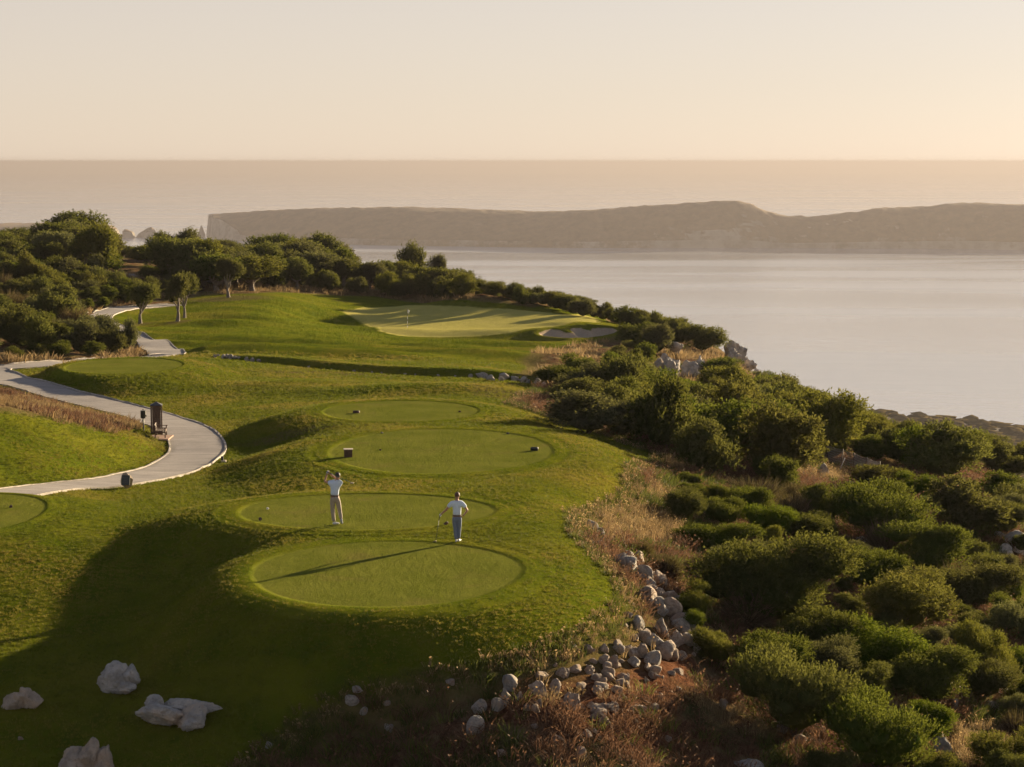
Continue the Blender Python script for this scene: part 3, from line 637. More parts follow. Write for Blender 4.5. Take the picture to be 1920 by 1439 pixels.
def recolour(o, kind):
    o.material_slots[0].link = 'OBJECT'; o.material_slots[0].material = LM[kind]
KNAME = {'dark': 'evergreen_shrub', 'lush': 'leafy_shrub', 'olive': 'olive_shrub', 'sage': 'sage_shrub', 'gold': 'broom_shrub', 'brown': 'dry_shrub'}
def size_word(w_, a, b_): return 'small' if w_ < a else ('large' if w_ > b_ else 'medium-sized')
PLACED = []                                 # x, y, radius of every plant
def put_shrub(pos, w, h, kind, label, group=None, pool=None, parts=False, name='shrub', cat='shrub'):
    i = int(rng.integers(len(pool))); me, bw, bh = pool[i][0], pool[i][-2], pool[i][-1]
    rz = float(rng.random() * 6.283); sc = (w / bw * float(rng.uniform(.94, 1.06)), w / bw * float(rng.uniform(.94, 1.06)), h / bh)
    PLACED.append((pos[0], pos[1], w / 2)); name = KNAME[kind]
    if parts:
        o = link(name, None, loc=pos, rot=(0, 0, rz), scale=sc); f = link(me.name.split('.')[0], me, o); recolour(f, kind)
        link('stems', STEMS[i % 2], o)
    else:
        o = link(name, me, loc=pos, rot=(0, 0, rz), scale=sc); recolour(o, kind)
    return tag(o, label, cat, group)
def shrub_px(u, v, wpx, hpx, kind, label, group=None, pool=None, parts=True, cat='shrub'):
    p = hit(u, v); d = p[1]; wm = wpx * d / F; hm = hpx * d / F
    y = p[1] + .32 * wm; x = p[0] * y / p[1]; z = float(hgt(x, y))
    top = CAMZ + (p[2] + hm - CAMZ) * y / p[1] - z
    return put_shrub((x, y, z), wm * 1.10, max(.33 * wm, min(top, 1.25 * wm, 1.4 * hm)), kind, label, group, pool or (DRYB if kind == 'brown' else (NEAR if d < 100 else MID)), parts and kind != 'brown', 'dry_shrub' if kind == 'brown' else 'shrub', cat)
def put_tree(pos, w, h, kind, label, group=None, pool=None):
    cm, tm, bw, bh = pool[int(rng.integers(len(pool)))]
    o = link('olive_tree' if pool is OLIVES else 'tree', None, loc=pos, rot=(0, 0, float(rng.random() * 6.283)), scale=(w / bw, w / bw, h / bh))
    recolour(link('crown', cm, o), kind); link('trunk', tm, o); PLACED.append((pos[0], pos[1], w / 2))
    return tag(o, label, 'tree', group)
# --- shrubs on the near slope, one by one
for a in [
 (1450,1195,245,185,'dark','tall dark green shrub with loose upright sprays below the tee bank'),
 (1690,1205,205,140,'gold','broad sunlit yellow-green shrub beside the tall dark shrub'),
 (1742,1088,160,95,'lush','rounded fresh green shrub in dry grass, upper middle of the slope'),
 (1820,1150,170,85,'olive','low olive shrub just below the rounded fresh green shrub'),
 (1532,1245,125,95,'dark','dark shrub with fine upright tips between two larger dark shrubs'),
 (1660,1280,195,115,'lush','wide low green shrub in the hollow above two domed shrubs'),
 (1745,1342,158,122,'dark','dark domed shrub beside grey rocks at the slope foot'),
 (1855,1292,115,105,'gold','loose yellowish shrub standing among pale rocks'),
 (1492,1405,220,180,'olive','big domed shrub with sunlit crest above the dry scree scrub'),
 (1650,1475,205,170,'lush','dense bright-edged green shrub beside a split grey rock'),
 (1347,1256,88,68,'gold','small rounded olive-yellow cushion shrub at the end of the rock edging'),
 (1296,1192,54,50,'lush','small bright green shrub leaning on the rock edging'),
 (1885,1470,120,95,'gold','yellow-green shrub in dry grass below the pale rocks'),
 (1745,1470,110,60,'gold','low yellow-green shrub at the foot of the split grey rock'),
 (1342,1046,130,62,'dark','dark low shrub at the edge of the straw-coloured bank'),
 (1666,1035,195,122,'dark','massive dark shrub with upright sprays right of the grey scrub'),
 (1815,1012,155,98,'olive','domed shrub touching the massive dark shrub'),
 (1660,927,105,45,'gold','pale yellow-green shrub in front of a row of white stones'),
 (1870,942,98,44,'lush','low green shrub beyond the white stones'),
 (1465,922,74,57,'lush','small round bright green shrub left of the wire fence'),
 (1332,900,122,92,'olive','large brownish-olive shrub at the lawn corner above the straw bank'),
 (1245,853,140,112,'dark','largest upright dark shrub beside the lawn edge'),
 (1638,872,80,46,'lush','rounded green shrub behind the wire fence'),
 (1885,905,82,42,'olive','olive shrub below the row of upright dark shrubs'),
 (1905,985,60,62,'olive','tall olive shrub by a grey rock pile'),
 (1500,1085,70,40,'sage','grey-green low shrub in front of the dry grass hollow'),
 (1625,1065,70,45,'sage','grey-leaved shrub between the fresh green and massive dark shrubs'),
 (1415,955,120,66,'brown','bare dark brown thicket above the dark low shrub'),
 (1520,965,100,52,'brown','bare brown thicket beside the massive dark shrub'),
 (1600,1160,60,44,'olive','small olive shrub tucked against the broad yellow-green shrub'),
 (1400,1180,120,80,'brown','bare grey-brown thicket at the foot of the tall dark shrub'),
 (1245,1090,80,60,'brown','reddish brown dry scrub behind the rock edging'),
 (1200,1050,60,40,'brown','reddish dry scrub beside the straw-coloured bank'),
 (1310,1095,90,60,'brown','brown dry thicket below the dark low shrub'),
]: shrub_px(*a)
for u in (1700, 1752, 1806, 1862, 1910):
    shrub_px(u, 880 + (u - 1700) * .05, 66, 58, 'olive' if u % 4 else 'dark', 'upright dark shrub in the row along the slope crest above the low ridge', 'upright shrubs on the crest')
for a in [
 (1045,728,82,34,'dark','dark shrub at the end of the stony ditch'),
 (1118,724,96,34,'gold','broad sunlit shrub between the bunker and the stony ditch'),
 (1160,688,54,30,'olive','small olive shrub below the bunker'),
 (1230,668,64,54,'sage','rounded grey-green shrub above the limestone outcrop'),
 (1196,668,62,26,'olive','low olive shrub between bunker and limestone outcrop'),
 (1258,654,64,52,'olive','round dark olive shrub at the cliff edge above the outcrop'),
 (1318,664,78,50,'olive','spreading brownish shrub beside the big grey rock'),
 (1190,624,72,40,'dark','dark shrub on the coast edge beyond the bunker'),
 (1276,744,104,38,'lush','low bright green shrub at the foot of the limestone outcrop'),
 (1358,778,60,40,'lush','bright green shrub lower down the slope from the outcrop'),
 (1352,720,90,40,'lush','fresh green shrub between outcrop and big grey rock'),
 (1100,818,152,66,'sage','long grey-green shrub along the lawn edge past the tees'),
 (1075,764,112,50,'olive','olive shrub where the lawn narrows before the ditch'),
 (1175,776,110,52,'gold','sunlit shrub between the long grey-green shrub and the outcrop'),
 (1180,735,90,46,'olive','olive shrub left of the limestone outcrop'),
]: shrub_px(*a)
# --- skyline rows and trees named one by one
def tree_px(u, vtop, wpx, y, kind, label, group=None, pool=None, hmax=99):
    x = (u - CX) / F * y; z = float(hgt(x, y)); top = CAMZ - (vtop - V0) / F * y
    return put_tree((x, y, z), wpx * y / F, max(2.0, min(hmax, top - z)), kind, label, group, pool or TREES)
for u, v, vt_, w_, lab in [(262,607,534,66,'olive tree with a forked trunk nearest the cart path bend'),(333,603,520,64,'olive tree with a thick pale trunk in a bare earth ring'),
                      (346,596,517,52,'olive tree half hidden behind the thick-trunked olive'),(428,558,488,58,'lone olive tree with a slanting pale trunk at the fairway edge')]:
    p = hit(u, v); h = (v - vt_) * p[1] / F
    o = put_tree((p[0], p[1], p[2]), w_ * p[1] / F, h, 'olive', lab, None, OLIVES)
for u, vt_, w_, y, kind, lab in [
 (140,400,128,345,'dark','tallest broad-crowned tree on the wooded plateau'),(205,432,40,350,'olive','slim tree beside the tallest broad-crowned tree'),
 (28,430,100,330,'olive','broad tree in front of the headland'),(150,452,92,300,'gold','sunlit round tree in front of the tallest tree'),
 (772,460,60,300,'olive','isolated tree standing above the coast thicket against the bay'),(818,484,36,296,'sage','thin open tree next to the isolated coast tree'),
 (845,503,98,277,'dark','large dark dome tree behind the green'),(515,440,96,350,'dark','wide tree with a flat crown before the island cliff'),(606,440,82,345,'olive','round tree reaching up to the island shore'),
 (195,475,72,275,'dark','dark leafy tree beside the back road'),(88,502,84,262,'gold','rounded sunlit tree above the grey scrub'),(282,508,44,268,'olive','small tree at the back road edge')]:
    tree_px(u, vt_, w_, y, kind, lab)
for u, vt_, w_ in [(283,462,46),(312,436,52),(345,431,56),(376,452,44),(428,450,66),(468,462,40),(560,448,44)]:
    tree_px(u, vt_, w_, 350 + 8 * math.sin(u), 'olive', 'open-crowned tree in the row along the plateau skyline', 'skyline trees on the plateau')
for i, u in enumerate(np.arange(648, 880, 25)):
    tree_px(u + rng.normal() * 5, np.interp(u, [640, 700, 745, 800, 880], [476, 490, 484, 500, 520]) + rng.uniform(0, 16), rng.uniform(48, 72), 282 + rng.uniform(-6, 12) - (u - 648) * .04, ['olive', 'dark', 'sage', 'olive', 'gold'][i % 5], 'rounded tree in the belt between the green and the bay', 'tree belt behind the green')
SKYLINE = np.array([(-60,445),(0,430),(40,438),(55,458),(80,456),(92,418),(140,405),(190,418),(212,445),(228,458),(256,460),(270,455),(285,462),(320,436),(400,455),(460,462),(520,445),(640,455),(660,492),(745,490),(840,508),(900,523),(1000,540),(1060,550),(1110,562),(1160,576),(1220,592),(1290,607),(1350,640),(1400,682),(1450,708),(1530,748),(1620,785),(1680,802),(1760,817),(1920,832),(2000,840)], float)
def sky_v(u): return np.interp(u, SKYLINE[:, 0], SKYLINE[:, 1])
def free(x, y, r, k=.62):
    a = np.array(PLACED); return (np.hypot(a[:, 0] - x, a[:, 1] - y) > (a[:, 2] + r) * k).all()
lawn_at = lambda x, y: float(lawn[np.clip(np.searchsorted(YA, y), 0, len(YA) - 1), np.clip(np.searchsorted(XA, x), 0, len(XA) - 1)])
def path_clear(x, y, r):
    return min(np.hypot(PATH[:, 0] - x, PATH[:, 1] - y).min(), np.hypot(ROAD[:, 0] - x, ROAD[:, 1] - y).min()) > r + 1.9
def visible(p, hh):                         # does the top of a plant clear the ground in front of it
    q = np.array([p[0], p[1], p[2] + hh]); s = np.linspace(.15, .97, 60)[:, None]; l = np.array([0, 0, CAMZ]) + (q - np.array([0, 0, CAMZ])) * s
    return (l[:, 2] > hgt(l[:, 0], l[:, 1]) - .2).all()
def over_lawn(x, y, z, h):                  # would this plant stand in front of mown turf
    for a_ in (-.3, .3):
        u, v = proj((x + a_ * h, y, z + h * .92)); q = hit0(float(u), float(v))
        if q[1] > y + 3 and q[1] < 330 and lawn_at(q[0], q[1]) > .3: return True
    return False
def fill(n_try, n_max, xr, yr, wr, asp, kinds, rule, place, k=.62, max_top=True):
    done = 0
    for _ in range(n_try):
        if done >= n_max: break
        x, y = rng.uniform(*xr), rng.uniform(*yr); wd = rng.uniform(*wr); h = wd * rng.uniform(*asp); z = float(hgt(x, y))
        u, v = proj((x, y, z)); ut, vt_ = proj((x, y, z + h))
        if u < -60 or u > 1990 or v > 1500 or not rule(x, y, u, v): continue
        mg = rng.uniform(3, 30) if y > 255 else 4
        if vt_ < sky_v(u) + mg:
            h2 = CAMZ - (sky_v(u) + mg - V0) / F * y - z
            if h2 < .45 * h: continue
            h = h2
        if (1205 < u < 1350 and vt_ < 716 and v > 650) or (1345 < u < 1425 and vt_ < 694 and v > 655) or (1495 < u < 1670 and vt_ < 900 and 866 < v < 975): continue      # the rock outcrops stay in sight
        if 985 < u < 1185 and float(proj((x, y, z + 1.4 * h))[1]) < 646 and 640 < v < 800: continue      # nor may the bunker be hidden
        if lawn_at(x, y) > -.5 * wd - .2 or not free(x, y, wd / 2, k) or not path_clear(x, y, wd / 2) or not visible((x, y, z), h) or over_lawn(x, y, z, h): continue
        place((x, y, z), wd, h, kinds[int(rng.integers(len(kinds)))], u, v); done += 1
    return done
for i, u in enumerate(np.arange(866, 1180, 19)):
    y = 268 - (u - 866) * .075 + rng.normal() * 2.5; x = (u - CX) / F * y; z = float(hgt(x, y)); vt_ = sky_v(u) + rng.uniform(2, 22); w_ = rng.uniform(32, 56) * y / F
    h = CAMZ - (vt_ - V0) / F * y - z; kd = ['olive', 'dark', 'sage', 'olive', 'gold'][i % 5]
    nm = {'dark': 'dark green', 'olive': 'olive green', 'sage': 'grey-green', 'gold': 'yellow-green'}[kd]
    put_shrub((x, y, z), w_, float(np.clip(h, .5 * w_, 1.3 * w_)), kd, f'{nm} evergreen shrub on the coast edge behind the green', f'{nm} shrubs on the coast edge behind the green', MID, False)
def slope_label(u, v, kind, w_):
    where = 'below the limestone outcrop' if v < 760 and u > 1150 else ('on the coast edge behind the green' if u < 1200 and v < 640 else ('beside the lawn before the ditch' if u < 1150 else 'on the thick scrub slope above the wire fence'))
    c_ = {'dark': 'dark green', 'olive': 'olive green', 'lush': 'fresh green', 'sage': 'grey-green', 'gold': 'yellow-green', 'brown': 'dry brown'}[kind]
    sw = size_word(w_, 3.2, 4.1); return f'{sw} {c_} shrub {where}', f'{sw} {c_} shrubs {where}'
def p_slope(pos, w_, h, kind, u, v):
    l, g_ = slope_label(u, v, kind, w_); put_shrub(pos, w_, h * (.7 if kind == 'brown' else 1), kind, l, g_, DRYB if kind == 'brown' else (MID if pos[1] > 95 else NEAR), False)
N1 = fill(7000, 125, (4, 46), (108, 232), (2.2, 5.0), (.5, .8), ['dark', 'olive', 'gold', 'lush', 'gold', 'sage', 'brown', 'olive'], lambda x, y, u, v: v < 905 - max(0, 1500 - u) * .05 and u > 1000, p_slope, .70)
N2 = fill(2500, 60, (-12, 30), (232, 300), (2.6, 4.6), (.55, .8), ['dark', 'olive', 'olive', 'sage', 'gold'], lambda x, y, u, v: u > 840 and v < 665, p_slope)
def p_near(pos, w_, h, kind, u, v):
    nm = {'dark': 'dark green', 'olive': 'olive green', 'lush': 'fresh green', 'sage': 'grey-green', 'gold': 'yellow-green', 'brown': 'leafless brown'}[kind]
    sw = 'small' if w_ < 1.7 else 'broad'; l, g_ = f'{sw} {nm} shrub among dry grass and rocks on the near slope', f'{sw} {nm} shrubs on the near slope'
    put_shrub(pos, w_, h, kind, l, g_, DRYB if kind == 'brown' else NEAR, False, 'dry_shrub' if kind == 'brown' else 'shrub')
N3 = fill(7000, 75, (3, 34), (50, 112), (1.0, 2.6), (.5, .75), ['olive', 'brown', 'dark', 'gold', 'sage', 'brown', 'dark', 'olive', 'lush'], lambda x, y, u, v: u > 1270 + max(0, v - 1250) * .9 and v > 885, p_near, .7)
def p_tree(pos, w_, h, kind, u, v):
    c_ = {'dark': 'dark', 'olive': 'olive green', 'gold': 'sunlit yellowish', 'sage': 'greyish'}[kind]
    where = 'in the wood beyond the fairway' if u > 380 else 'in the wood around the back road'
    put_tree(pos, w_, h, kind, f'{size_word(w_, 5.4, 6.5)} {c_} round-crowned tree {where}', f'{size_word(w_, 5.4, 6.5)} {c_} trees {where}', TREES)
N4 = fill(7000, 170, (-100, 2), (258, 385), (3.8, 7.6), (.7, 1.25), ['dark', 'olive', 'olive', 'gold', 'olive', 'dark', 'sage'], lambda x, y, u, v: u < 860 and (v < 556 or u < 360) and not (195 < u < 300 and 505 < v < 560), p_tree, .52)
def p_under(pos, w_, h, kind, u, v):
    c_ = {'dark': 'dark green', 'olive': 'olive', 'sage': 'grey-green', 'gold': 'yellowish'}[kind]
    where = 'along the far edge of the fairway under the trees' if u > 380 else 'in the thicket around the back road'
    put_shrub(pos, w_, h, kind, f'{c_} shrub {where}', f'{c_} shrubs {where}', MID, False)
N6 = fill(6000, 75, (-62, 4), (236, 290), (2.4, 4.4), (.6, .85), ['dark', 'olive', 'dark', 'sage', 'gold'], lambda x, y, u, v: u < 900 and (v > 520) and not (195 < u < 300 and 505 < v < 560), p_under, .5)
def p_left(pos, w_, h, kind, u, v):
    c_ = {'dark': 'dark green', 'olive': 'olive', 'sage': 'silvery grey', 'gold': 'yellowish', 'brown': 'dry brown'}[kind]
    put_shrub(pos, w_, h, kind, f'{size_word(w_, 2.6, 3.3)} {c_} shrub in the scrub left of the cart path', f'{size_word(w_, 2.6, 3.3)} {c_} shrubs left of the cart path', DRYB if kind == 'brown' else MID, False, 'dry_shrub' if kind == 'brown' else 'shrub')
for a in [(172,671,46,24,'dark','clipped round shrub at the path edge behind the far tee'),(205,668,54,42,'olive','pointed olive shrub behind the clipped round shrub'),(236,664,44,52,'sage','grey shrub at the inside of the path bend'),
          (112,615,96,62,'olive','large domed shrub in the middle of the scrub left of the path'),(30,650,86,66,'olive','tall olive shrub by the frame of grey scrub'),(65,672,40,26,'dark','small dark cushion shrub beside the path'),(108,672,44,26,'dark','low dark shrub lining the path'),
          (30,676,36,24,'dark','small dark shrub by the red earth verge'),(190,580,30,18,'dark','small ball shrub beside the upper path bend'),(165,580,26,16,'dark','tiny ball shrub at the upper path bend'),(180,640,60,40,'sage','silvery shrub above the clipped round shrub'),(140,645,60,42,'sage','silvery bushy shrub in the scrub')]: shrub_px(*a)
N5 = fill(3000, 60, (-75, -25), (158, 262), (2.0, 4.0), (.5, .75), ['dark', 'olive', 'sage', 'sage', 'brown', 'olive'], lambda x, y, u, v: u < 262 and v < 676, p_left, .55)
print('fill', N6, N1, N2, N3, N4, N5)
# far wooded ridge: one mass of crowns
g = np.random.default_rng(5); jj = g.integers(4, 24, 3200); ii = g.integers(0, RIDGE.shape[1], 3200); P = RIDGE[jj, ii] + g.normal(size=(3200, 3)) * np.array([5, 10, 0])
iv, if_ = ICO[1]; Vs, Fs, T_ = [], [], []
for k in range(3200):
    s = g.uniform(3.0, 8.0); sc = np.array([s, s, s * g.uniform(.25, .42)]); Vs.append(P[k] + iv * sc * (1 + .6 * fbm(iv * 2.2 + k, 3, k % 17))[:, None]); Fs.append(if_ + k * len(iv)); T_.append(np.full(len(iv), g.random()))
o = link('ridge_scrub', mesh_np('ridge_scrub', np.concatenate(Vs), np.concatenate(Fs), True, {'tone': np.concatenate(T_)}, [LM['haze']])); tag(o, 'hazy scrub covering the low ridge above the bay', kind='stuff')
# ------------------------------------------------------------------ stones
def stone_material(name, a, b_, warm):
    t = NT(name); c = t.coord(); geo = t.n('ShaderNodeNewGeometry'); rnd = t.n('ShaderNodeObjectInfo').outputs['Random']
    c = t.n('ShaderNodeVectorMath', {0: c, 1: t.n('ShaderNodeCombineXYZ', {0: t.math('MULTIPLY', rnd, 37.0)}).outputs[0]}, operation='ADD').outputs[0]
    col = t.mix(t.mapr(t.noise(2.2, 6, .65, c), .35, .65), a, b_)
    col = t.mix(t.math('MULTIPLY', t.mapr(t.noise(1.1, 5, .6, c), .5, .68), .7), col, warm)
    col = t.mix(t.math('MULTIPLY', t.mapr(t.noise(7, 5, .75, c), .58, .72), .65), col, (.10, .095, .085))
    h = t.math('ADD', t.math('ADD', t.noise(5, 6, .7, c), t.math('MULTIPLY', t.noise(24, 5, .75, c), .5)), t.math('MULTIPLY', t.n('ShaderNodeTexVoronoi', {'Vector': c, 'Scale': 4.0}, feature='DISTANCE_TO_EDGE').outputs[0], .35))
    return t.done(t.bsdf(col, .9, t.bump(h, 1.0, .10)))
M_LIME = stone_material('grey limestone', (.27, .24, .21), (.50, .45, .395), (.46, .33, .21))
M_BOULD = stone_material('pale weathered boulder', (.33, .315, .295), (.56, .525, .485), (.47, .35, .24)); M_BROWNB = stone_material('warm weathered boulder', (.31, .26, .21), (.53, .45, .375), (.44, .31, .20))
M_REDST = stone_material('earth-stained stone', (.30, .22, .165), (.52, .42, .33), (.40, .23, .14))
def rock_np(seed, sub=3, cuts=11, rough=.10, sharp=26.0):
    g = np.random.default_rng(seed); v, f = ICO[sub]; n = unit(g.normal(size=(cuts, 3))); o = g.uniform(.42, 1.0, cuts)
    dd = np.maximum(v @ n.T, .05) / o; r = 1 / (np.sum(dd ** sharp, 1) ** (1 / sharp)); r = np.minimum(r, 1.25)
    r *= 1 + rough * fbm(v * 2.0 + seed, 4, seed) - rough * .9 * np.abs(fbm(v * 1.6 + 3 * seed, 3, seed + 7))
    return v * r[:, None], f
ROCKS = []; RPOS = []
for i in range(9):
    v, f = rock_np(500 + i, 3, 7 + i % 4, .09); ROCKS.append(mesh_np('rock', v, f, i % 3 == 0, None, [M_LIME]))
def put_rock(pos, w_, d_, h, mat, label, group, name='rock', sink=.36, idx=None):
    RPOS.append((pos[0], pos[1], w_ / 2)); o = link(name, ROCKS[int(rng.integers(9)) if idx is None else idx], loc=(pos[0], pos[1], pos[2] + h * (.5 - sink)), rot=(float(rng.normal() * .18), float(rng.normal() * .18), float(rng.random() * 6.28)), scale=(w_ / 2 * float(rng.uniform(.95, 1.3)), d_ / 2 * float(rng.uniform(.8, 1.2)), h / 2 * float(rng.uniform(.85, 1.3))))
    o.material_slots[0].link = 'OBJECT'; o.material_slots[0].material = mat
    return tag(o, label, 'rock', group)
def rock_px(u, v, wpx, hpx, mat, label, group=None, **kw):
    p = hit(u, v); m = p[1] / F; return put_rock(p, wpx * m, wpx * m * .8, hpx * m * 1.25, mat, label, group, **kw)
# rock edging below the front tee
EDGE = [(1098,988),(1112,998),(1126,1012),(1138,1024),(1165,1058),(1176,1068),(1186,1078),(1200,1090),(1212,1104),(1220,1116),(1230,1126),(1240,1136),(1252,1150),(1262,1162),(1276,1178),(1286,1192),(1298,1210),(1306,1226)]
for i, (u, v) in enumerate(EDGE):
    for k in range(3 if i > 3 else 1):
        s = (20 if i < 4 else 30) * rng.uniform(.6, 1.4)
        rock_px(u + rng.normal() * 7 + k * 10 - 6, v + rng.normal() * 4 - k * 3, s, s * rng.uniform(.55, .85), M_LIME if rng.random() < .55 else M_REDST, 'pale limestone block in the rock edging right of the front tee', 'rock edging of the front tee', sink=.25)
for u, v, s in [(1195,1170,30),(1210,1195,34),(1228,1205,40),(1245,1222,42),(1262,1228,34),(1205,1225,30),(1225,1235,38),(1190,1240,32),(1178,1150,22),(1240,1180,38),(1265,1200,36),(1280,1228,30),(1160,1215,22),(1150,1240,26),(1130,1235,22),(1215,1250,30),(1230,1258,26)]:
    rock_px(u, v + 8, s * 1.0, s * .7, M_REDST if rng.random() < .6 else M_LIME, 'earth-stained rock tumbled over red soil at the lawn corner', 'tumbled rocks on the red soil', sink=.22)
for u, v, w_, h_, lab in [(955,1290,36,30,'pale rounded rock on top of the dark bank, highest of its heap'),(948,1308,32,18,'flat rock wedged under the pale rounded rock'),(1012,1300,44,34,'broad brown rock leaning in the dark bank heap'),(1068,1325,38,44,'upright pitted rock beside the broad brown rock'),
                      (935,1330,30,32,'bluish angular rock below the heap'),(898,1335,30,30,'grey split rock left of the heap'),(893,1370,38,28,'grey wedge rock lowest on the dark bank'),(975,1312,14,18,'small white chip of rock in the heap'),(990,1330,20,14,'small brown rock at the heap foot'),(1040,1296,24,20,'small reddish rock beside the broad brown rock'),
                      (658,1318,26,14,'white flat stone on the weedy bank'),(668,1296,26,10,'pale slab at the lawn edge of the weedy bank'),(682,1338,16,12,'small white stone on the weedy bank below the slab'),(728,1370,22,20,'grey round stone low on the weedy bank'),(727,1322,14,9,'little stone between the weedy bank plants'),(505,1402,20,14,'white stone at the dark lawn corner'),(845,1280,24,10,'thin slab at the lawn edge before the heap')]:
    rock_px(u, v, w_, h_, M_LIME if 'grey' in lab or 'white' in lab or 'pale' in lab or 'blu' in lab else M_REDST, lab)
for k in range(85):
    u, v = rng.normal(1150, 90), rng.normal(1285, 55); s = rng.uniform(9, 30); q_ = hit(u, v)
    if lawn_at(q_[0], q_[1]) > -.4: continue
    rock_px(u, v, s, s * .6, M_REDST, 'small brown stone in the dry weeds under the front tee', 'stones in the dry weeds', 'x') if False else rock_px(u, v, s, s * .6, M_REDST, 'small brown stone in the dry weeds under the front tee', 'stones in the dry weeds')
for u, v, w_, h_, lab in [(1545,893,38,24,'big pale rock left of the wire fence'),(1598,872,22,14,'pale rock against the wire fence'),(1735,925,34,20,'white stone in the row behind the pale shrub'),(1782,925,30,16,'broad white stone at the end of the stone row'),(1712,918,16,10,'small white stone starting the stone row'),(1760,930,18,12,'small stone inside the white row'),
                      (1555,982,42,16,'flat grey rock in dry grass below the brown thicket'),(1492,972,36,14,'half-buried rock below the bare dark thicket'),(1540,1035,50,18,'low grey rock shelf above the tall dark shrub'),(1880,1158,34,28,'bluish rock between two slope shrubs'),(1905,1030,44,36,'grey rock pile piece beside the tall olive shrub'),(1885,1040,34,24,'lower grey rock of the pile beside the tall olive shrub'),
                      (1625,1308,26,16,'grey rock showing behind the bright-edged shrub'),(1712,1335,24,14,'small rock in the shade of the dark domed shrub'),(1790,1330,14,26,'narrow upright stone beside the dark domed shrub'),(1845,1305,32,14,'flat pale slab below the loose yellowish shrub'),(1880,1300,28,14,'pale rock next to the flat slab'),(1868,1330,48,20,'broad pale rock slab on the slope foot'),
                      (1750,1385,30,26,'upper half of the split grey rock'),(1762,1408,34,26,'lower half of the split grey rock'),(1405,1444,56,26,'pale blue-grey rock at the bottom of the scree'),(1910,1260,26,22,'rock at the dry grass edge above the slab'),(1905,1245,22,12,'small pale rock near the loose yellowish shrub'),(1440,640,22,14,'grey stone in the coast scrub')][:-1]:
    rock_px(u, v, w_, h_, M_LIME, lab)
for k in range(40):
    u, v = rng.uniform(1380, 1915), rng.uniform(860, 1400); s = rng.uniform(12, 34) * (.6 + .4 * (v - 850) / 550)
    rock_px(u, v, s, s * .6, M_LIME, 'pale limestone rock half buried in dry grass between the slope shrubs', 'pale rocks between the slope shrubs')
# stones of the ditch
for i in range(30):
    t_ = i / 29; u = 405 + 160 * t_ ** .9 + rng.normal() * 4 if i < 14 else 885 + 135 * ((i - 14) / 15) + rng.normal() * 5
    v = np.interp(u, [q[0] for q in DITCH_PX], [q[1] for q in DITCH_PX]) + (1 if i < 14 else 3) + rng.normal() * (1.5 if i < 14 else 3)
    s = rng.uniform(7, 13) if i < 14 else rng.uniform(9, 18); q = hit(u, v)
    put_rock(q, s * q[1] / F, s * q[1] / F * .8, s * .62 * q[1] / F * 1.25, M_LIME, 'pale stone lining the narrow drainage ditch across the fairway' if i < 14 else 'pale stone in the stony mouth of the drainage ditch', 'stones along the ditch' if i < 14 else 'stones at the ditch mouth', 'stone', .2)
for i in range(9):
    u = 590 + i * 33 + rng.normal() * 5; v = np.interp(u, [q[0] for q in DITCH_PX], [q[1] for q in DITCH_PX]) + 1.5; q = hit(u, v); s = rng.uniform(4, 7)
    put_rock(q, s * q[1] / F, s * q[1] / F, s * .6 * q[1] / F, M_LIME, 'pale stone lining the narrow drainage ditch across the fairway', 'stones along the ditch', 'stone', .2)
# limestone outcrop and cliff rocks
def outcrop(name, parts, label):
    root, p0 = None, None
    for u, v, w_, h_, sd_ in parts:
        q = hit0(u, v); m = q[1] / F; rv, rf = rock_np(sd_, 4, 12, .22); sc = np.array([w_ * m / 2, w_ * m * .42, h_ * m / 2])
        vv = rv * sc; vv[:, 2] += .10 * sc[2] * np.abs(fbm(vv * 1.8, 3, sd_)) * 3; vv = q + vv + np.array([0, sc[1] * .5, sc[2] * .72])
        if p0 is None: p0 = q; root = tag(link(name, None, loc=tuple(p0)), label, 'rock')
        link('rock_face', mesh_np('rock_face', vv - p0, rf, False, None, [M_LIME]), root)
    return root
outcrop('limestone_outcrop', [(1262,712,46,46,71),(1238,706,40,40,72),(1290,712,40,40,73),(1312,704,36,40,74),(1266,668,30,34,75),(1330,714,30,26,76),(1252,716,60,20,77),(1246,690,30,30,79)], 'jagged grey limestone outcrop among shrubs beyond the bunker')
outcrop('cliff_rock', [(1382,684,44,50,81),(1394,690,30,30,82),(1374,688,30,36,83)], 'big grey rock jutting over the bay at the cliff edge')
outcrop('cliff_rock', [(1402,698,30,22,84),(1418,704,20,14,85)], 'low rock shelf just under the big jutting grey rock')
# four boulders on the lawn, each of a few fused masses
def boulder(u, v, label, lumps, mat=None):
    q = hit(u, v); m = q[1] / F; V, Fs, off = [], [], 0
    for dx, dz, dy, w_, h_, dp, sd_ in lumps:             # photograph pixels from the foot: offset, size, depth
        rv, f = ICO[5]; g = np.random.default_rng(sd_); n = unit(g.normal(size=(13, 3))); o = g.uniform(.60, 1.0, 13)
        dd = np.maximum(rv @ n.T, .05) / o; r = np.minimum(1 / (np.sum(dd ** 18, 1) ** (1 / 18)), 1.2)
        r *= 1 + .09 * fbm(rv * 3.1 + sd_, 5, sd_) - .26 * np.exp(-(np.abs(fbm(rv * 1.5 + 2 * sd_, 3, sd_ + 3)) / .07) ** 2) * .55 - .10 * np.abs(fbm(rv * 6 + sd_, 3, sd_ + 9))
        V.append(rv * r[:, None] * np.array([w_, dp, h_]) * m / 2 + np.array([dx, dy, dz]) * m); Fs.append(f + off); off += len(rv)
    return tag(link('boulder', mesh_np('boulder', np.concatenate(V), np.concatenate(Fs), True, None, [mat or M_BOULD]), loc=tuple(q)), label, 'boulder')
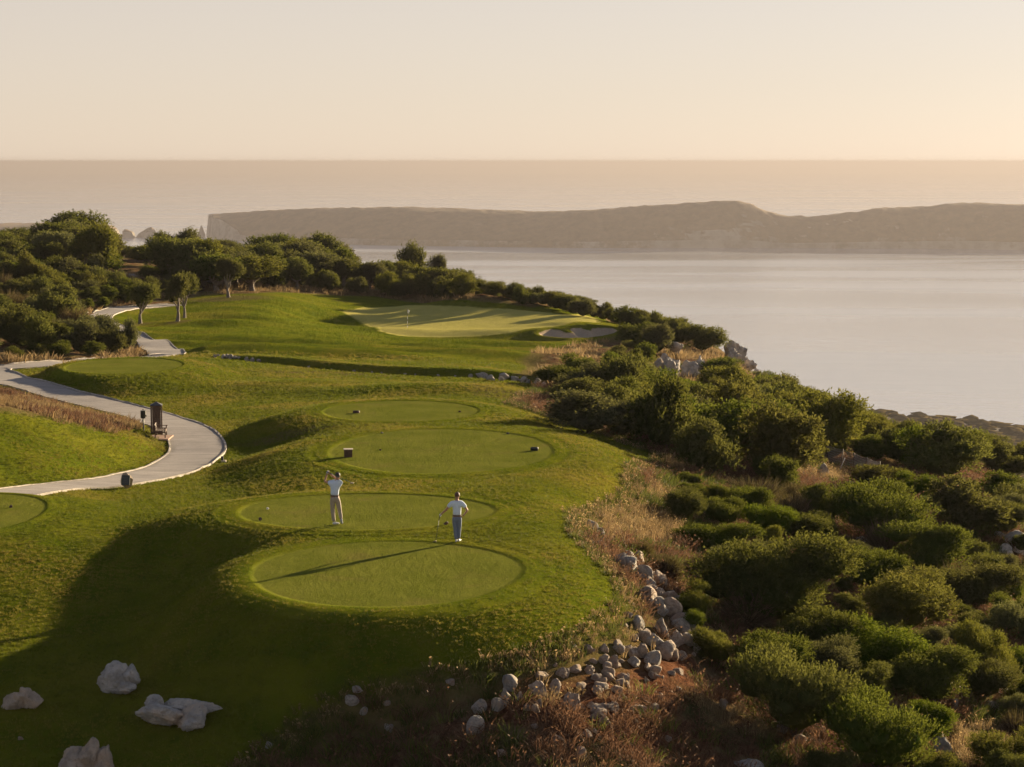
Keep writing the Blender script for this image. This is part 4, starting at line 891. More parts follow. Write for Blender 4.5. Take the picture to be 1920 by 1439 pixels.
boulder(222, 1300, 'rounded grey boulder with a knobbed top on the dark lawn', [(-6, 20, 12, 66, 66, 62, 21), (22, 30, 10, 34, 44, 40, 22), (4, 8, 4, 60, 34, 50, 23)])
boulder(330, 1362, 'long low pale boulder with a broken ridge and dark notch', [(-34, 22, 8, 78, 44, 60, 31), (34, 14, 2, 62, 48, 56, 32), (2, 30, 40, 96, 30, 30, 34), (-46, 36, 30, 46, 30, 36, 36), (52, 26, 36, 66, 26, 26, 37), (-2, 4, 14, 22, 22, 30, 38)])
boulder(160, 1450, 'tall warm-grey boulder with a peaked top and deep crack', [(-22, 18, 14, 64, 52, 60, 41), (8, 30, 10, 44, 76, 50, 42), (34, 20, 14, 44, 60, 50, 44)], M_BROWNB)
boulder(36, 1330, 'brownish layered boulder at the end of the boulder group', [(-10, 12, 10, 62, 40, 50, 51), (12, 20, 14, 34, 42, 36, 52), (28, 12, 12, 30, 34, 30, 53)], M_BROWNB)
rock_px(37, 1387, 11, 6, M_REDST, 'small brown stone lying on the lawn between the boulders')
# ------------------------------------------------------------------ grass and weeds (uncountable)
def blade_material(name, c1, c2, trans=.4, dry=None):
    t = NT(name); k = t.attr('tone'); c = t.coord('Generated'); r = t.n('ShaderNodeObjectInfo').outputs['Random']
    col = t.mix(k, c1, c2); pos_ = t.n('ShaderNodeObjectInfo').outputs['Location']
    if dry is not None: col = t.mix(t.math('MULTIPLY', t.mapr(t.noise(.16, 4, .6, pos_), .42, .66), .8), col, dry); col = t.mix(t.math('MULTIPLY', t.mapr(t.noise(.9, 3, .6, pos_), .5, .75), .3), col, dry)
    col = t.n('ShaderNodeHueSaturation', {'Color': col, 'Value': t.mapr(r, 0, 1, *((.86, 1.14) if dry is not None else (.75, 1.25)), False)}).outputs[0]
    return t.done(t.n('ShaderNodeMixShader', {0: trans, 1: t.bsdf(col, .7, None, **{'Specular IOR Level': .1}), 2: t.n('ShaderNodeBsdfTranslucent', {'Color': col}).outputs[0]}).outputs[0])
M_BLADE = blade_material('turf blades', (.092, .120, .009), (.165, .166, .016), .4, (.235, .185, .036)); M_STRAW = blade_material('straw', (.17, .115, .055), (.32, .225, .11)); M_RUST = blade_material('rusty weeds', (.085, .045, .028), (.19, .105, .060)); M_WEED = blade_material('green weeds', (.055, .075, .016), (.12, .12, .026))
def tuft(seed, n, h, lean, wd, mat, spread, heads=0):
    g = np.random.default_rng(seed); a = g.random(n) * 6.283; b = np.stack([np.cos(a), np.sin(a), 0 * a], -1) * (g.random((n, 1)) ** .5 * spread)
    hh = h * (.5 + .8 * g.random((n, 1))); d = unit(np.stack([np.cos(a), np.sin(a), 0 * a], -1) + g.normal(size=(n, 3)) * .5) * lean; d[:, 2] = 0
    m = b + d * hh * .35 + np.array([0, 0, 1]) * hh * .6; tip = b + d * hh * 1.1 + np.array([0, 0, 1]) * hh
    s = unit(np.cross(d + np.array([0, 0, 1.]), g.normal(size=(n, 3)))) * wd / 2
    V = np.stack([b - s, b + s, m + s * .8, tip, m - s * .8], 1).reshape(-1, 3); i = np.arange(n)[:, None] * 5
    T = np.repeat(g.random(n), 5); Fq = np.concatenate([i, i + 1, i + 2, i + 4], 1); Ft = np.concatenate([i + 4, i + 2, i + 3], 1)
    if heads:                               # seed heads: small diamonds at the tips
        k = g.integers(0, n, heads); c_ = tip[k] + g.normal(size=(heads, 3)) * h * .06; e1 = unit(g.normal(size=(heads, 3))) * wd * 1.4; e2 = unit(np.cross(e1, g.normal(size=(heads, 3)))) * wd * 2.6
        off = len(V); V = np.concatenate([V, np.stack([c_ - e1, c_ - e2, c_ + e1, c_ + e2], 1).reshape(-1, 3)]); Fq = np.concatenate([Fq, np.arange(heads * 4).reshape(-1, 4) + off]); T = np.concatenate([T, np.full(heads * 4, .9)])
    return mesh_np('tuft', V, [Fq, Ft], False, {'tone': T}, [mat])
def scatter(name, label, me, P, scl, tilt=.15):
    """points mesh + geometry nodes: the tuft mesh instanced on every point"""
    n = len(P); src = bpy.data.objects.new(name + '_source', me)
    pm = bpy.data.meshes.new(name); pm.vertices.add(n); pm.vertices.foreach_set('co', np.asarray(P, np.float32).ravel())
    at = pm.attributes.new('rot', 'FLOAT_VECTOR', 'POINT'); at.data.foreach_set('vector', np.stack([rng.normal(size=n) * tilt, rng.normal(size=n) * tilt, rng.random(n) * 6.283], -1).astype(np.float32).ravel())
    at = pm.attributes.new('scl', 'FLOAT', 'POINT'); at.data.foreach_set('value', np.asarray(scl, np.float32))
    ng = bpy.data.node_groups.new(name, 'GeometryNodeTree'); ng.interface.new_socket('Geometry', in_out='INPUT', socket_type='NodeSocketGeometry'); ng.interface.new_socket('Geometry', in_out='OUTPUT', socket_type='NodeSocketGeometry')
    gi, go, ip, oi = [ng.nodes.new(k) for k in ('NodeGroupInput', 'NodeGroupOutput', 'GeometryNodeInstanceOnPoints', 'GeometryNodeObjectInfo')]
    oi.inputs['Object'].default_value = src; oi.inputs['As Instance'].default_value = True
    r_ = ng.nodes.new('GeometryNodeInputNamedAttribute'); r_.data_type = 'FLOAT_VECTOR'; r_.inputs[0].default_value = 'rot'
    s_ = ng.nodes.new('GeometryNodeInputNamedAttribute'); s_.data_type = 'FLOAT'; s_.inputs[0].default_value = 'scl'
    L = ng.links.new; L(gi.outputs[0], ip.inputs['Points']); L(oi.outputs['Geometry'], ip.inputs['Instance']); L(r_.outputs[0], ip.inputs['Rotation']); L(s_.outputs[0], ip.inputs['Scale']); L(ip.outputs[0], go.inputs[0])
    o = link(name, pm); md = o.modifiers.new('scatter', 'NODES'); md.node_group = ng
    return tag(o, label, kind='stuff')
def sample(n, xr, yr, rule):                # random ground points in view that pass a rule(lawn distance, u, v, x, y)
    x, y = rng.uniform(*xr, n), rng.uniform(*yr, n); z = hgt(x, y); u, v = proj(np.stack([x, y, z], -1))
    i = np.clip(np.searchsorted(XA, x), 0, len(XA) - 1); j = np.clip(np.searchsorted(YA, y), 0, len(YA) - 1)
    for a_, b_, r_ in RPOS: z = np.where((x - a_) ** 2 + (y - b_) ** 2 < (r_ * 1.0 + .05) ** 2, 1e4, z)
    ok = (z < 1e3) & (u > -40) & (u < 1960) & (v < 1480) & rule(lawn[j, i], u, v, x, y)
    return np.stack([x, y, z], -1)[ok]
def off_tee(x, y, lim=1.02):
    m = np.ones_like(x, bool)
    for k in range(len(TEES)): m &= tee_rho(k, x, y) > lim
    return m
def off_path(x, y):
    m = np.ones_like(x, bool)
    for q in PATH[::2]: m &= (x - q[0]) ** 2 + (y - q[1]) ** 2 > 1.55 ** 2
    return m
P = sample(330000, (-40, 13), (50, 165), lambda l, u, v, x, y: (l > -.3) & off_tee(x, y, 1.02) & off_path(x, y) & (rng.random(len(x)) < np.clip(1.0 - (y - 72) / 110, .22, 1)))
P[:, 2] = np.array([surf(a, b_) for a, b_ in P[:, :2]]) - .005
scatter('rough_grass', 'unmown rough grass on the banks round the tees', tuft(1, 10, .048, .6, .013, M_BLADE, .075), P, rng.uniform(.6, 1.3, len(P)) * (1 + np.clip((P[:, 1] - 80) / 100, 0, .8)) * np.min([np.clip((tee_rho(k_, P[:, 0], P[:, 1]) - 1) / .14, .42, 1) for k_ in range(len(TEES))], 0), .2)
# longer fringe along the lawn edge
P = sample(110000, (-14, 14), (48, 130), lambda l, u, v, x, y: (l < .2) & (l > -.7) & off_path(x, y) & (u > 380))
k = rng.random(len(P)) < .35
scatter('fringe_grass', 'dry straw grass along the lawn edge', tuft(2, 12, .17, .45, .016, M_STRAW, .10, 4), P[k], rng.uniform(.5, 1.3, k.sum()))
scatter('fringe_weeds', 'green weeds along the lawn edge', tuft(3, 12, .15, .5, .018, M_WEED, .12), P[~k], rng.uniform(.5, 1.4, (~k).sum()))
# wild slope: straw, rusty weeds, green weeds in drifts
P = sample(64000, (-12, 36), (46, 140), lambda l, u, v, x, y: l < -.5)
nn = n2(P[:, 0], P[:, 1], .22, 3, 31); n_b = n2(P[:, 0], P[:, 1], .35, 3, 37)
pu, pv = proj(P); dark_bank = (pu < 1000) & (pv > 1230)
straw_bank = np.exp(-(((pu - 1200 - (pv - 985) * .9) / 75) ** 2 + ((pv - 985) / 36) ** 2)) > .4
rocky = (pu > 1020) & (pu < 1330) & (pv > 1150) & (pv < 1300)
keep = rng.random(len(P)) < np.where(rocky, .16, np.where(straw_bank, 1.0, .75)); P, nn, n_b, dark_bank, straw_bank, pu, pv = [q[keep] for q in (P, nn, n_b, dark_bank, straw_bank, pu, pv)]
edge_strip = (pu > 1080) & (pu < 1200 + (pv - 1000) * .6) & (pv > 1020) & (pv < 1200); straw_bank = straw_bank & ~edge_strip; nn = np.where(edge_strip, -1, nn)
m1 = (straw_bank | (nn > .40)) & ~dark_bank; m2 = ~m1 & (n_b > -.12) & (~dark_bank | (rng.random(len(P)) < .5)); m3 = ~m1 & ~m2; flip = m3 & (pu > 980) & (pu < 1420) & (pv > 1170) & (rng.random(len(P)) < .8); m2 = m2 | flip; m3 = m3 & ~flip
for nm, lb_, tm, m, sc_ in [('dry_grass', 'straw-coloured dry grass on the wild slope', tuft(4, 18, .32, .5, .013, M_STRAW, .16, 6), m1, (.5, 1.4)), ('rusty_weeds', 'rust-brown dried weeds on the wild slope', tuft(5, 24, .32, .8, .014, M_RUST, .20, 8), m2, (.5, 1.5)), ('green_weeds', 'low green weeds on the wild slope', tuft(6, 26, .26, .7, .020, M_WEED, .18), m3, (.5, 1.5))]:
    scatter(nm, lb_, tm, P[m], rng.uniform(*sc_, m.sum()))
# dry grass between the shrubs farther off, and on the earth bank beside the path
P = sample(26000, (-70, 40), (140, 290), lambda l, u, v, x, y: (l < -.4) & off_path(x, y) & (n2(x, y, .15, 2, 41) > -.1))
scatter('far_dry_grass', 'dry grass between the far shrubs', tuft(7, 14, .55, .5, .05, M_STRAW, .3), P, rng.uniform(.5, 1.3, len(P)))
P = sample(60000, (-40, -14), (98, 140), lambda l, u, v, x, y: (l < .2) & off_path(x, y) & (v > 725))
kb = n2(P[:, 0], P[:, 1], .45, 3, 51) + .35 * rng.normal(size=len(P)); k1 = (kb > .25) & (rng.random(len(P)) < .5); k2 = (kb < -.1) & (rng.random(len(P)) < .6)
scatter('bank_grass', 'reddish dry weeds on the earth bank beside the cart path', tuft(8, 14, .20, .6, .022, M_RUST, .2), P[k2], rng.uniform(.3, 1.6, k2.sum()))
scatter('bank_straw', 'straw on the earth bank beside the cart path', tuft(9, 14, .24, .55, .020, M_STRAW, .2), P[k1], rng.uniform(.3, 1.6, k1.sum()))
# ------------------------------------------------------------------ built things
def box(name, parent, c_, s, mat, rot=(0, 0, 0), bev=.006, taper=1.0):
    bm = bmesh.new(); bmesh.ops.create_cube(bm, size=1.0)
    for v in bm.verts:
        k = taper if v.co.z < 0 else 1.0; v.co = Vector((v.co.x * s[0] * k, v.co.y * s[1] * k, v.co.z * s[2]))
    if bev: bmesh.ops.bevel(bm, geom=list(bm.edges), offset=min(bev, min(s) * .3), segments=1, affect='EDGES')
    me = bpy.data.meshes.new(name); bm.to_mesh(me); bm.free(); me.materials.append(mat)
    return link(name, me, parent, loc=c_, rot=rot)
def tube_obj(name, parent, pts, mat, sides=10):
    V, f = tubes([pts], sides); return link(name, mesh_np(name, V, tri_fix(f), True, None, [mat]), parent)
def thing(name, pos, label, cat, rz=0.0, group=None):
    return tag(link(name, None, loc=tuple(float(q) for q in pos), rot=(0, 0, rz)), label, cat, group)
M_WOOD = plain('dark stained wood', (.085, .045, .028), .65, .35, 12); M_WOOD2 = plain('worn bench wood', (.09, .055, .038), .7, .3, 14); M_BLACK = plain('black green metal', (.022, .028, .022), .45, .2, 10)
M_SLATE = plain('slate grey roof', (.075, .07, .068), .6, .25, 9); M_PALE = plain('pale board', (.50, .42, .34), .7, .15, 9); M_WHITE = plain('white paint', (.78, .77, .74), .5, .05, 9); M_SLAB = plain('red paving slab', (.33, .20, .145), .85, .2, 5)
# slatted cabinet beside the path
p = hit(294, 815); T = thing('slatted_cabinet', p, 'tall dark slatted wooden cabinet with a pyramid roof beside the path', 'cabinet', R(8))
wd, ht = .54, 1.56
for sx in (-1, 1):
    for sy in (-1, 1): box('corner_post', T, (sx * wd / 2, sy * wd / 2, ht / 2 - .05), (.06, .06, ht + .1), M_WOOD)
for k in range(6):
    o_ = (k - 2.5) * .073
    for sy in (-1, 1): box('slat', T, (o_, sy * (wd / 2 - .004), ht / 2 + .04), (.058, .022, ht - .14), M_WOOD)
    for sx in (-1, 1): box('slat', T, (sx * (wd / 2 - .004), o_, ht / 2 + .04), (.022, .058, ht - .14), M_WOOD)
box('rail', T, (0, 0, ht - .02), (wd + .03, wd + .03, .05), M_WOOD); box('rail', T, (0, 0, .10), (wd + .03, wd + .03, .06), M_WOOD)
bm = bmesh.new(); bmesh.ops.create_cone(bm, cap_ends=True, segments=4, radius1=(wd + .12) / math.sqrt(2), radius2=.01, depth=.17, matrix=Matrix.Translation((0, 0, ht + .10)) @ Matrix.Rotation(R(45), 4, 'Z'))
me = bpy.data.meshes.new('roof'); bm.to_mesh(me); bm.free(); me.materials.append(M_SLATE); link('roof', me, T); box('tap', T, (.1, -wd / 2 - .03, .85), (.04, .06, .04), M_SLATE)
# bench seen from its end
p = hit(297, 820); Bn = thing('garden_bench', p + np.array([.20, -.30, 0]), 'dark wooden slatted bench with armrests in front of the slatted cabinet', 'bench', R(96))
for k in range(6): box('seat_slat', Bn, (0, -.22 + k * .085, .43), (1.10, .062, .026), M_WOOD2)
for k in range(9): box('back_slat', Bn, (-.44 + k * .11, .27, .58), (.055, .022, .28), M_WOOD2, (R(-12), 0, 0))
box('back_rail', Bn, (0, .30, .735), (1.12, .035, .06), M_WOOD, (R(-12), 0, 0))
for sx in (-1, 1):
    for yy, hh in ((-.24, .58), (.27, .72)): box('leg', Bn, (sx * .55, yy, hh / 2 - .04), (.06, .06, hh + .08), M_WOOD)
    box('armrest', Bn, (sx * .55, -.01, .595), (.075, .60, .035), M_WOOD); box('side_rail', Bn, (sx * .55, 0, .36), (.04, .50, .07), M_WOOD)
box('front_rail', Bn, (0, -.24, .37), (1.06, .035, .09), M_WOOD)
p2 = hit(300, 822); pad = box('bench_slab', None, (p2[0], p2[1] - .05, float(hgt(p2[0], p2[1])) + .03), (1.15, 1.7, .08), M_SLAB); tag(pad, 'small reddish paved slab under the wooden bench', 'slab')
# ball washer on a post
p = hit(269, 808); Wm = thing('ball_washer', p, 'dark green ball washer on a thin post left of the slatted cabinet', 'ball washer')
tube_obj('post', Wm, [(0, 0, -.1, .045), (0, 0, .3, .045), (0, 0, .75, .04)], M_BLACK); box('housing', Wm, (0, 0, .86), (.26, .2, .38), M_BLACK, bev=.03); box('lid', Wm, (0, 0, 1.065), (.28, .22, .03), M_BLACK)
tube_obj('plunger', Wm, [(0, 0, 1.06, .018), (0, 0, 1.13, .018), (0, 0, 1.135, .04), (0, 0, 1.16, .04)], M_BLACK); box('towel_hook', Wm, (.15, 0, .8), (.05, .03, .1), M_BLACK)
# tee sign stone with plaque
p = hit(239, 917); St = thing('sign_stone', p, 'upright hewn stone with a dark sloping plaque at the path edge', 'marker stone')
rv, rf = rock_np(91, 4, 14, .05); rv = rv / np.abs(rv).max(0) * np.array([.30, .20, .40]) + np.array([0, .1, .33]); rv[:, 0] *= 1.12 - .28 * rv[:, 2]; link('stone', mesh_np('stone', rv, rf, False, None, [M_REDST]), St)
pl = box('plaque', St, (-.04, -.145, .40), (.36, .05, .44), M_BLACK, (R(-16), 0, R(-4)))
for k in range(4): box('engraved_line', pl, (-.02 + .02 * (k % 2), -.0265, .12 - k * .07), (.22 - .04 * (k % 3), .002, .018), M_SLATE, bev=0)
# bin beside the third tee
p = hit(653, 857); Bx = thing('tee_bin', p, 'small dark box with a pale flat lid on the left edge of a tee', 'bin', R(4))
box('body', Bx, (0, 0, .16), (.36, .34, .36), M_WOOD, taper=.86)
for sx in (-1, 1): box('side_trim', Bx, (sx * .17, -.176, .16), (.03, .014, .34), M_WOOD)
box('lid', Bx, (0, 0, .352), (.42, .40, .03), M_PALE)
# kerb box
p = hit(413, 867); Kb = thing('kerb_box', p + np.array([.1, 0, .05]), 'small black box lamp standing on the outer kerb of the path bend', 'fitting'); box('housing', Kb, (0, 0, .14), (.12, .10, .2), M_BLACK); box('foot', Kb, (.06, 0, .0), (.24, .16, .1), M_PALE)
# tee markers
def marker(u, v, w_, h_, mat, label, group=None, kind=0):
    q = hit(u, v); o = thing('tee_marker', q, label, 'tee marker', float(rng.uniform(-.4, .4)), group)
    tube_obj('log', o, [(-w_ / 2, 0, h_ * .45, h_ * .30), (-w_ / 2 + .01, 0, h_ * .45, h_ * .5), (0, 0, h_ * .47, h_ * .52), (w_ / 2 - .01, 0, h_ * .45, h_ * .5), (w_ / 2, 0, h_ * .45, h_ * .30)], mat, 10) if kind == 0 else link('stone', mesh_np('stone', rock_np(int(u), 2, 8, .1)[0] * np.array([w_ / 2, w_ * .4, h_ * .6]) + np.array([0, 0, h_ * .4]), ICO[2][1], False, None, [mat]), o)
    return o
marker(668, 775, .36, .15, M_WOOD, 'dark log tee marker on the left of the small round tee'); marker(862, 773, .16, .10, M_WOOD, 'short dark tee marker on the right of the small round tee', kind=1)
marker(1002, 845, .36, .17, M_BLACK, 'black log tee marker near the right rim of the large tee'); marker(713, 845, .12, .08, M_WOOD, 'tiny dark tee marker on the left of the large tee', kind=1)
marker(716, 813, .14, .08, M_SLATE, 'bluish stone tee marker far left on the large tee', kind=1); marker(953, 814, .16, .09, M_SLATE, 'bluish stone tee marker far right on the large tee', kind=1)
marker(502, 956, .10, .08, M_WHITE, 'white tee marker left of the swinging golfer', kind=1); marker(488, 976, .13, .11, M_WOOD2, 'brown tee marker at the left rim of the golfers tee', kind=1)
marker(837, 985, .24, .15, M_WOOD, 'dark wedge-shaped tee marker beside the standing golfer', kind=1); marker(21, 952, .16, .11, M_WOOD, 'brown tee marker on the partly seen tee near the path', kind=1)
# flagstick on the green
p = hit(764, 615); Fl = thing('flagstick', p, 'golf flagstick with a hanging white flag on the green', 'flag')
for k in range(6): tube_obj('pole_section', Fl, [(0, 0, a_, .020) for a_ in np.linspace([-.05, .25, .5, .75, 1.0, 1.3][k], [.25, .5, .75, 1.0, 1.3, 2.15][k], 3)], M_BLACK if k % 2 == 1 else M_WHITE, 8)
xs_, zs_ = np.meshgrid(np.linspace(0, 1, 9), np.linspace(0, 1, 9)); V = np.stack([.02 + .20 * xs_ + .02 * np.sin(zs_ * 7), .05 * np.sin(xs_ * 8 + zs_ * 3) * xs_, 2.12 - .42 * zs_ - .16 * xs_], -1).reshape(-1, 3)
fm = link('flag', mesh_np('flag', V, grid_faces(9, 9), True, None, [M_WHITE]), Fl); sm_ = fm.modifiers.new('cloth', 'SOLIDIFY'); sm_.thickness = .006
bm = bmesh.new(); bmesh.ops.create_circle(bm, cap_ends=True, segments=20, radius=.11, matrix=Matrix.Translation((0, 0, .012))); me = bpy.data.meshes.new('cup'); bm.to_mesh(me); bm.free(); me.materials.append(M_BLACK); link('cup', me, Fl)
# wire fence on the slope
M_WIRE = plain('galvanised wire', (.34, .31, .28), .5, .2, 20)
FP = [hit(u, v) for u, v in [(1516,858),(1553,872),(1577,881),(1600,889),(1625,898),(1650,908)]]; Fn = thing('wire_fence', FP[0], 'sagging wire mesh fence on thin posts among the slope shrubs', 'fence')
tops = []
for k, q in enumerate(FP):
    r0 = q - FP[0]; lean = np.array([rng.normal() * .06, rng.normal() * .05, 1.25]); tube_obj('post', Fn, [(*r0 + lean * a_, .035) for a_ in (-.15, .5, 1.0)], M_WOOD2, 6); tops.append((r0, r0 + lean * .97))
pw = []
for k in range(len(FP) - 1):
    (b0, t0_), (b1, t1_) = tops[k], tops[k + 1]; L_ = np.linalg.norm(b1 - b0)
    for h_ in np.linspace(.04, 1, 9): pw.append([(*(b0 + (t0_ - b0) * h_) * (1 - s_) + (b1 + (t1_ - b1) * h_) * s_ - np.array([0, 0, .05 * math.sin(s_ * math.pi)]), .007) for s_ in (0, .5, 1)])
    for s_ in np.linspace(0, 1, max(3, int(L_ / .14)))[1:-1]: pw.append([(*(b0 * (1 - s_) + b1 * s_), .006), (*(t0_ * (1 - s_) + t1_ * s_ - np.array([0, 0, .05])), .006)])
V, f = tubes(pw, 4); link('wire_mesh', mesh_np('wire_mesh', V, tri_fix(f), False, None, [M_WIRE]), Fn)
q = hit(1573, 886) - FP[0]; tube_obj('brace', Fn, [(*q, .03), (*(q + np.array([.35, .1, .85])), .03)], M_WIRE, 6)

# ------------------------------------------------------------------ the two golfers
def skinned(verts, edges, root=0, sub=2):
    ks = list(verts); me = bpy.data.meshes.new('tmp'); me.from_pydata([verts[k][0] for k in ks], [(ks.index(a), ks.index(b_)) for a, b_ in edges], [])
    o = bpy.data.objects.new('tmp', me); COL.objects.link(o); o.modifiers.new('skin', 'SKIN'); sv = me.skin_vertices[0].data
    for i, k in enumerate(ks):
        r = verts[k][1]; sv[i].radius = r if isinstance(r, tuple) else (r, r); sv[i].use_root = (i == root)
    md = o.modifiers.new('sub', 'SUBSURF'); md.levels = sub; md.render_levels = sub
    dg = bpy.context.evaluated_depsgraph_get(); ev = bpy.data.meshes.new_from_object(o.evaluated_get(dg))
    v = np.empty(len(ev.vertices) * 3); ev.vertices.foreach_get('co', v); fs = [list(p_.vertices) for p_ in ev.polygons]
    bpy.data.objects.remove(o); bpy.data.meshes.remove(me); bpy.data.meshes.remove(ev)
    return v.reshape(-1, 3), [np.array([f for f in fs if len(f) == n]) for n in sorted({len(f) for f in fs})]
def merge(parts):
    V, Fs, off = [], [], 0
    for v, fl in parts:
        V.append(v); Fs += [np.asarray(f) + off for f in (fl if isinstance(fl, list) else [fl]) if len(f)]; off += len(v)
    return np.concatenate(V), Fs
def cloth(name, col, rough=.85):
    t = NT(name); c = t.coord(); n_ = t.noise(14, 4, .6, c)
    return t.done(t.bsdf(t.mix(t.mapr(n_, .3, .7), tuple(x * .9 for x in col), col), rough, t.bump(t.noise(9, 3, .5, c), .35, .03)))
M_SKIN = cloth('skin', (.40, .22, .145), .55); M_SHIRT = cloth('shade-blued polo cloth', (.62, .71, .85)); M_BEIGE = cloth('beige trouser cloth', (.36, .30, .235)); M_GREY = cloth('blue-grey trouser cloth', (.155, .19, .275))  # shirt colour carries the blue of shade on white cloth
M_HAIRD = cloth('black hair', (.018, .013, .010), .6); M_HAIRB = cloth('brown hair', (.095, .042, .022), .6); M_SHOE = cloth('white shoe leather', (.74, .73, .72), .5); M_BELT = cloth('dark belt', (.06, .045, .04), .5); M_GLOVE = cloth('white glove', (.62, .62, .64)); M_SOLE = cloth('grey sole', (.42, .44, .47)); M_STEEL = plain('club shaft', (.10, .17, .16), .35, .2, 20, .4); M_CLUB = plain('club head', (.28, .24, .17), .3, .2, 20, .6)
def fingers(hand, fwd, side, curl, sc=1.0):
    """four fingers of unequal length bending round a grip and a thumb from the side of the palm"""
    hand, fwd, side, curl = [np.asarray(q, float) for q in (hand, fwd, side, curl)]; out = []
    for k, ln in enumerate((.066, .076, .072, .056)):
        b0 = hand + side * ((k - 1.5) * .020) + fwd * .035; out.append([(*b0, .0098), (*(b0 + fwd * ln * .40 + curl * .008), .0094), (*(b0 + fwd * ln * .62 + curl * .036), .0088), (*(b0 + fwd * ln * .35 + curl * .058), .0078)])
    b0 = hand - side * .032 - fwd * .012; out.append([(*b0, .011), (*(b0 - side * .016 + fwd * .022 + curl * .016), .0105), (*(b0 + fwd * .038 + curl * .040), .009)])
    v, f = tubes(out, 7); return v, tri_fix(f)
def ball(c_, r, sub=2): return ICO[sub][0] * np.asarray(r) + np.asarray(c_), ICO[sub][1]
def head_parts(hc, face):
    """nose, ears, brow and lips set on the head, facing the unit vector face"""
    f = unit(np.asarray(face, float)); s = np.cross(f, [0, 0, 1.]); hc = np.asarray(hc, float)
    P_ = [ball(hc + f * .098 + np.array([0, 0, -.012]), (.016, .016, .026)), ball(hc + s * .082 + np.array([0, 0, -.01]), (.014, .020, .032)), ball(hc - s * .082 + np.array([0, 0, -.01]), (.014, .020, .032)),
          ball(hc + f * .080 + np.array([0, 0, .020]), (.040, .030, .012)), ball(hc + f * .085 + np.array([0, 0, -.052]), (.024, .018, .009)), ball(hc + f * .066 + np.array([0, 0, -.085]), (.034, .030, .026))]
    return P_, [ball(hc + f * .088 + s * q * .032 + np.array([0, 0, .004]), .011) for q in (-1, 1)]
def hair(hc, face, r=(.088, .102, .10)):
    f = unit(np.asarray(face, float)); v = ICO[4][0].copy(); keep = (v @ f < .42 + .55 * v[:, 2]) & (v[:, 2] > -.52)
    v = v * np.asarray(r) * (1.045 + .05 * fbm(v * 5, 3, 3))[:, None] + np.asarray(hc) + np.array([0, 0, .012]); fc = ICO[4][1]; fc = fc[keep[fc].all(1)]; return v, fc
def build_person(pos, B, E, hc, face, hands, shirt, trous, shoes, hairm, trm, label, belt, gloves=()):
    o = thing('person', pos, label, 'person')
    ex, eyes = head_parts(hc, face); hv = [fingers(*h_) for i, h_ in enumerate(hands) if i not in gloves]
    v, f = merge([skinned(B, E)] + ex + hv); link('body', mesh_np('body', v, f, True, None, [M_SKIN]), o)
    v, f = merge(eyes); link('eyes', mesh_np('eyes', v, f, True, None, [M_HAIRD]), o)
    v, f = hair(hc, face); hm_ = link('hair', mesh_np('hair', v, f, True, None, [hairm]), o); hm_.modifiers.new('thick', 'SOLIDIFY').thickness = .012
    for nm, (vv, ee), m in (('shirt', shirt, M_SHIRT), ('trousers', trous, trm)):
        v, f = skinned(vv, ee); v = v + .006 * fbm(v * 9, 3, 5)[:, None] * unit(v - v.mean(0)); link(nm, mesh_np(nm, v, f, True, None, [m]), o)
    for sh, m in shoes:
        v, f = skinned(sh, [(a, b_) for a, b_ in zip(list(sh)[:-1], list(sh)[1:])]); link('shoe', mesh_np('shoe', v, f, True, None, [m]), o)
    c_, rx, ry = belt; th = np.linspace(0, 6.2832, 25)[:-1]; V = np.concatenate([np.stack([c_[0] + np.cos(th) * rx * k, c_[1] + np.sin(th) * ry * k, np.full(24, c_[2] + dz)], -1) for k, dz in ((1, -.02), (1.03, -.02), (1.03, .02), (1, .02))])
    i = np.arange(24); j = (i + 1) % 24; link('belt', mesh_np('belt', V, np.concatenate([np.stack([i + a * 24, j + a * 24, j + a * 24 + 24, i + a * 24 + 24], -1) for a in range(3)]), False, None, [M_BELT]), o)
    for k in gloves:
        h_ = hands[k]; v, f = merge([fingers(*h_), ball(h_[0], (.040, .040, .044), 3)]); link('glove', mesh_np('glove', v, f, True, None, [M_GLOVE]), o)
    return o
# swinging golfer, follow-through, weight on the left leg, right heel up
pA = hit(629, 984)
B = {'pel': ((-.02, 0, 1.0), (.13, .10)), 'wai': ((-.02, 0, 1.14), (.12, .09)), 'che': ((0, 0, 1.38), (.145, .10)), 'uch': ((.02, .01, 1.52), (.12, .085)), 'nek': ((.07, .02, 1.63), .054), 'jaw': ((.09, .035, 1.70), (.070, .078)), 'hed': ((.095, .03, 1.79), (.084, .096)), 'top': ((.095, .03, 1.85), (.066, .076)),
     'ls': ((-.16, .02, 1.52), .066), 'le': ((-.385, .09, 1.555), .044), 'lw': ((-.305, .13, 1.80), .031), 'lh': ((-.287, .125, 1.87), (.036, .030)), 'rs': ((.19, .03, 1.55), .066), 're': ((.03, .27, 1.64), .046), 'rw': ((-.20, .17, 1.82), .031), 'rh': ((-.262, .145, 1.865), (.034, .030)),
     'lhip': ((-.11, 0, .93), .088), 'lk': ((-.10, .03, .52), .058), 'la': ((-.05, 0, .10), .042), 'rhip': ((.09, 0, .93), .088), 'rk': ((.15, .08, .48), .058), 'ra': ((.215, -.05, .20), .042)}
E = [('pel', 'wai'), ('wai', 'che'), ('che', 'uch'), ('uch', 'nek'), ('nek', 'jaw'), ('jaw', 'hed'), ('hed', 'top'), ('uch', 'ls'), ('ls', 'le'), ('le', 'lw'), ('lw', 'lh'), ('uch', 'rs'), ('rs', 're'), ('re', 'rw'), ('rw', 'rh'), ('pel', 'lhip'), ('lhip', 'lk'), ('lk', 'la'), ('pel', 'rhip'), ('rhip', 'rk'), ('rk', 'ra')]
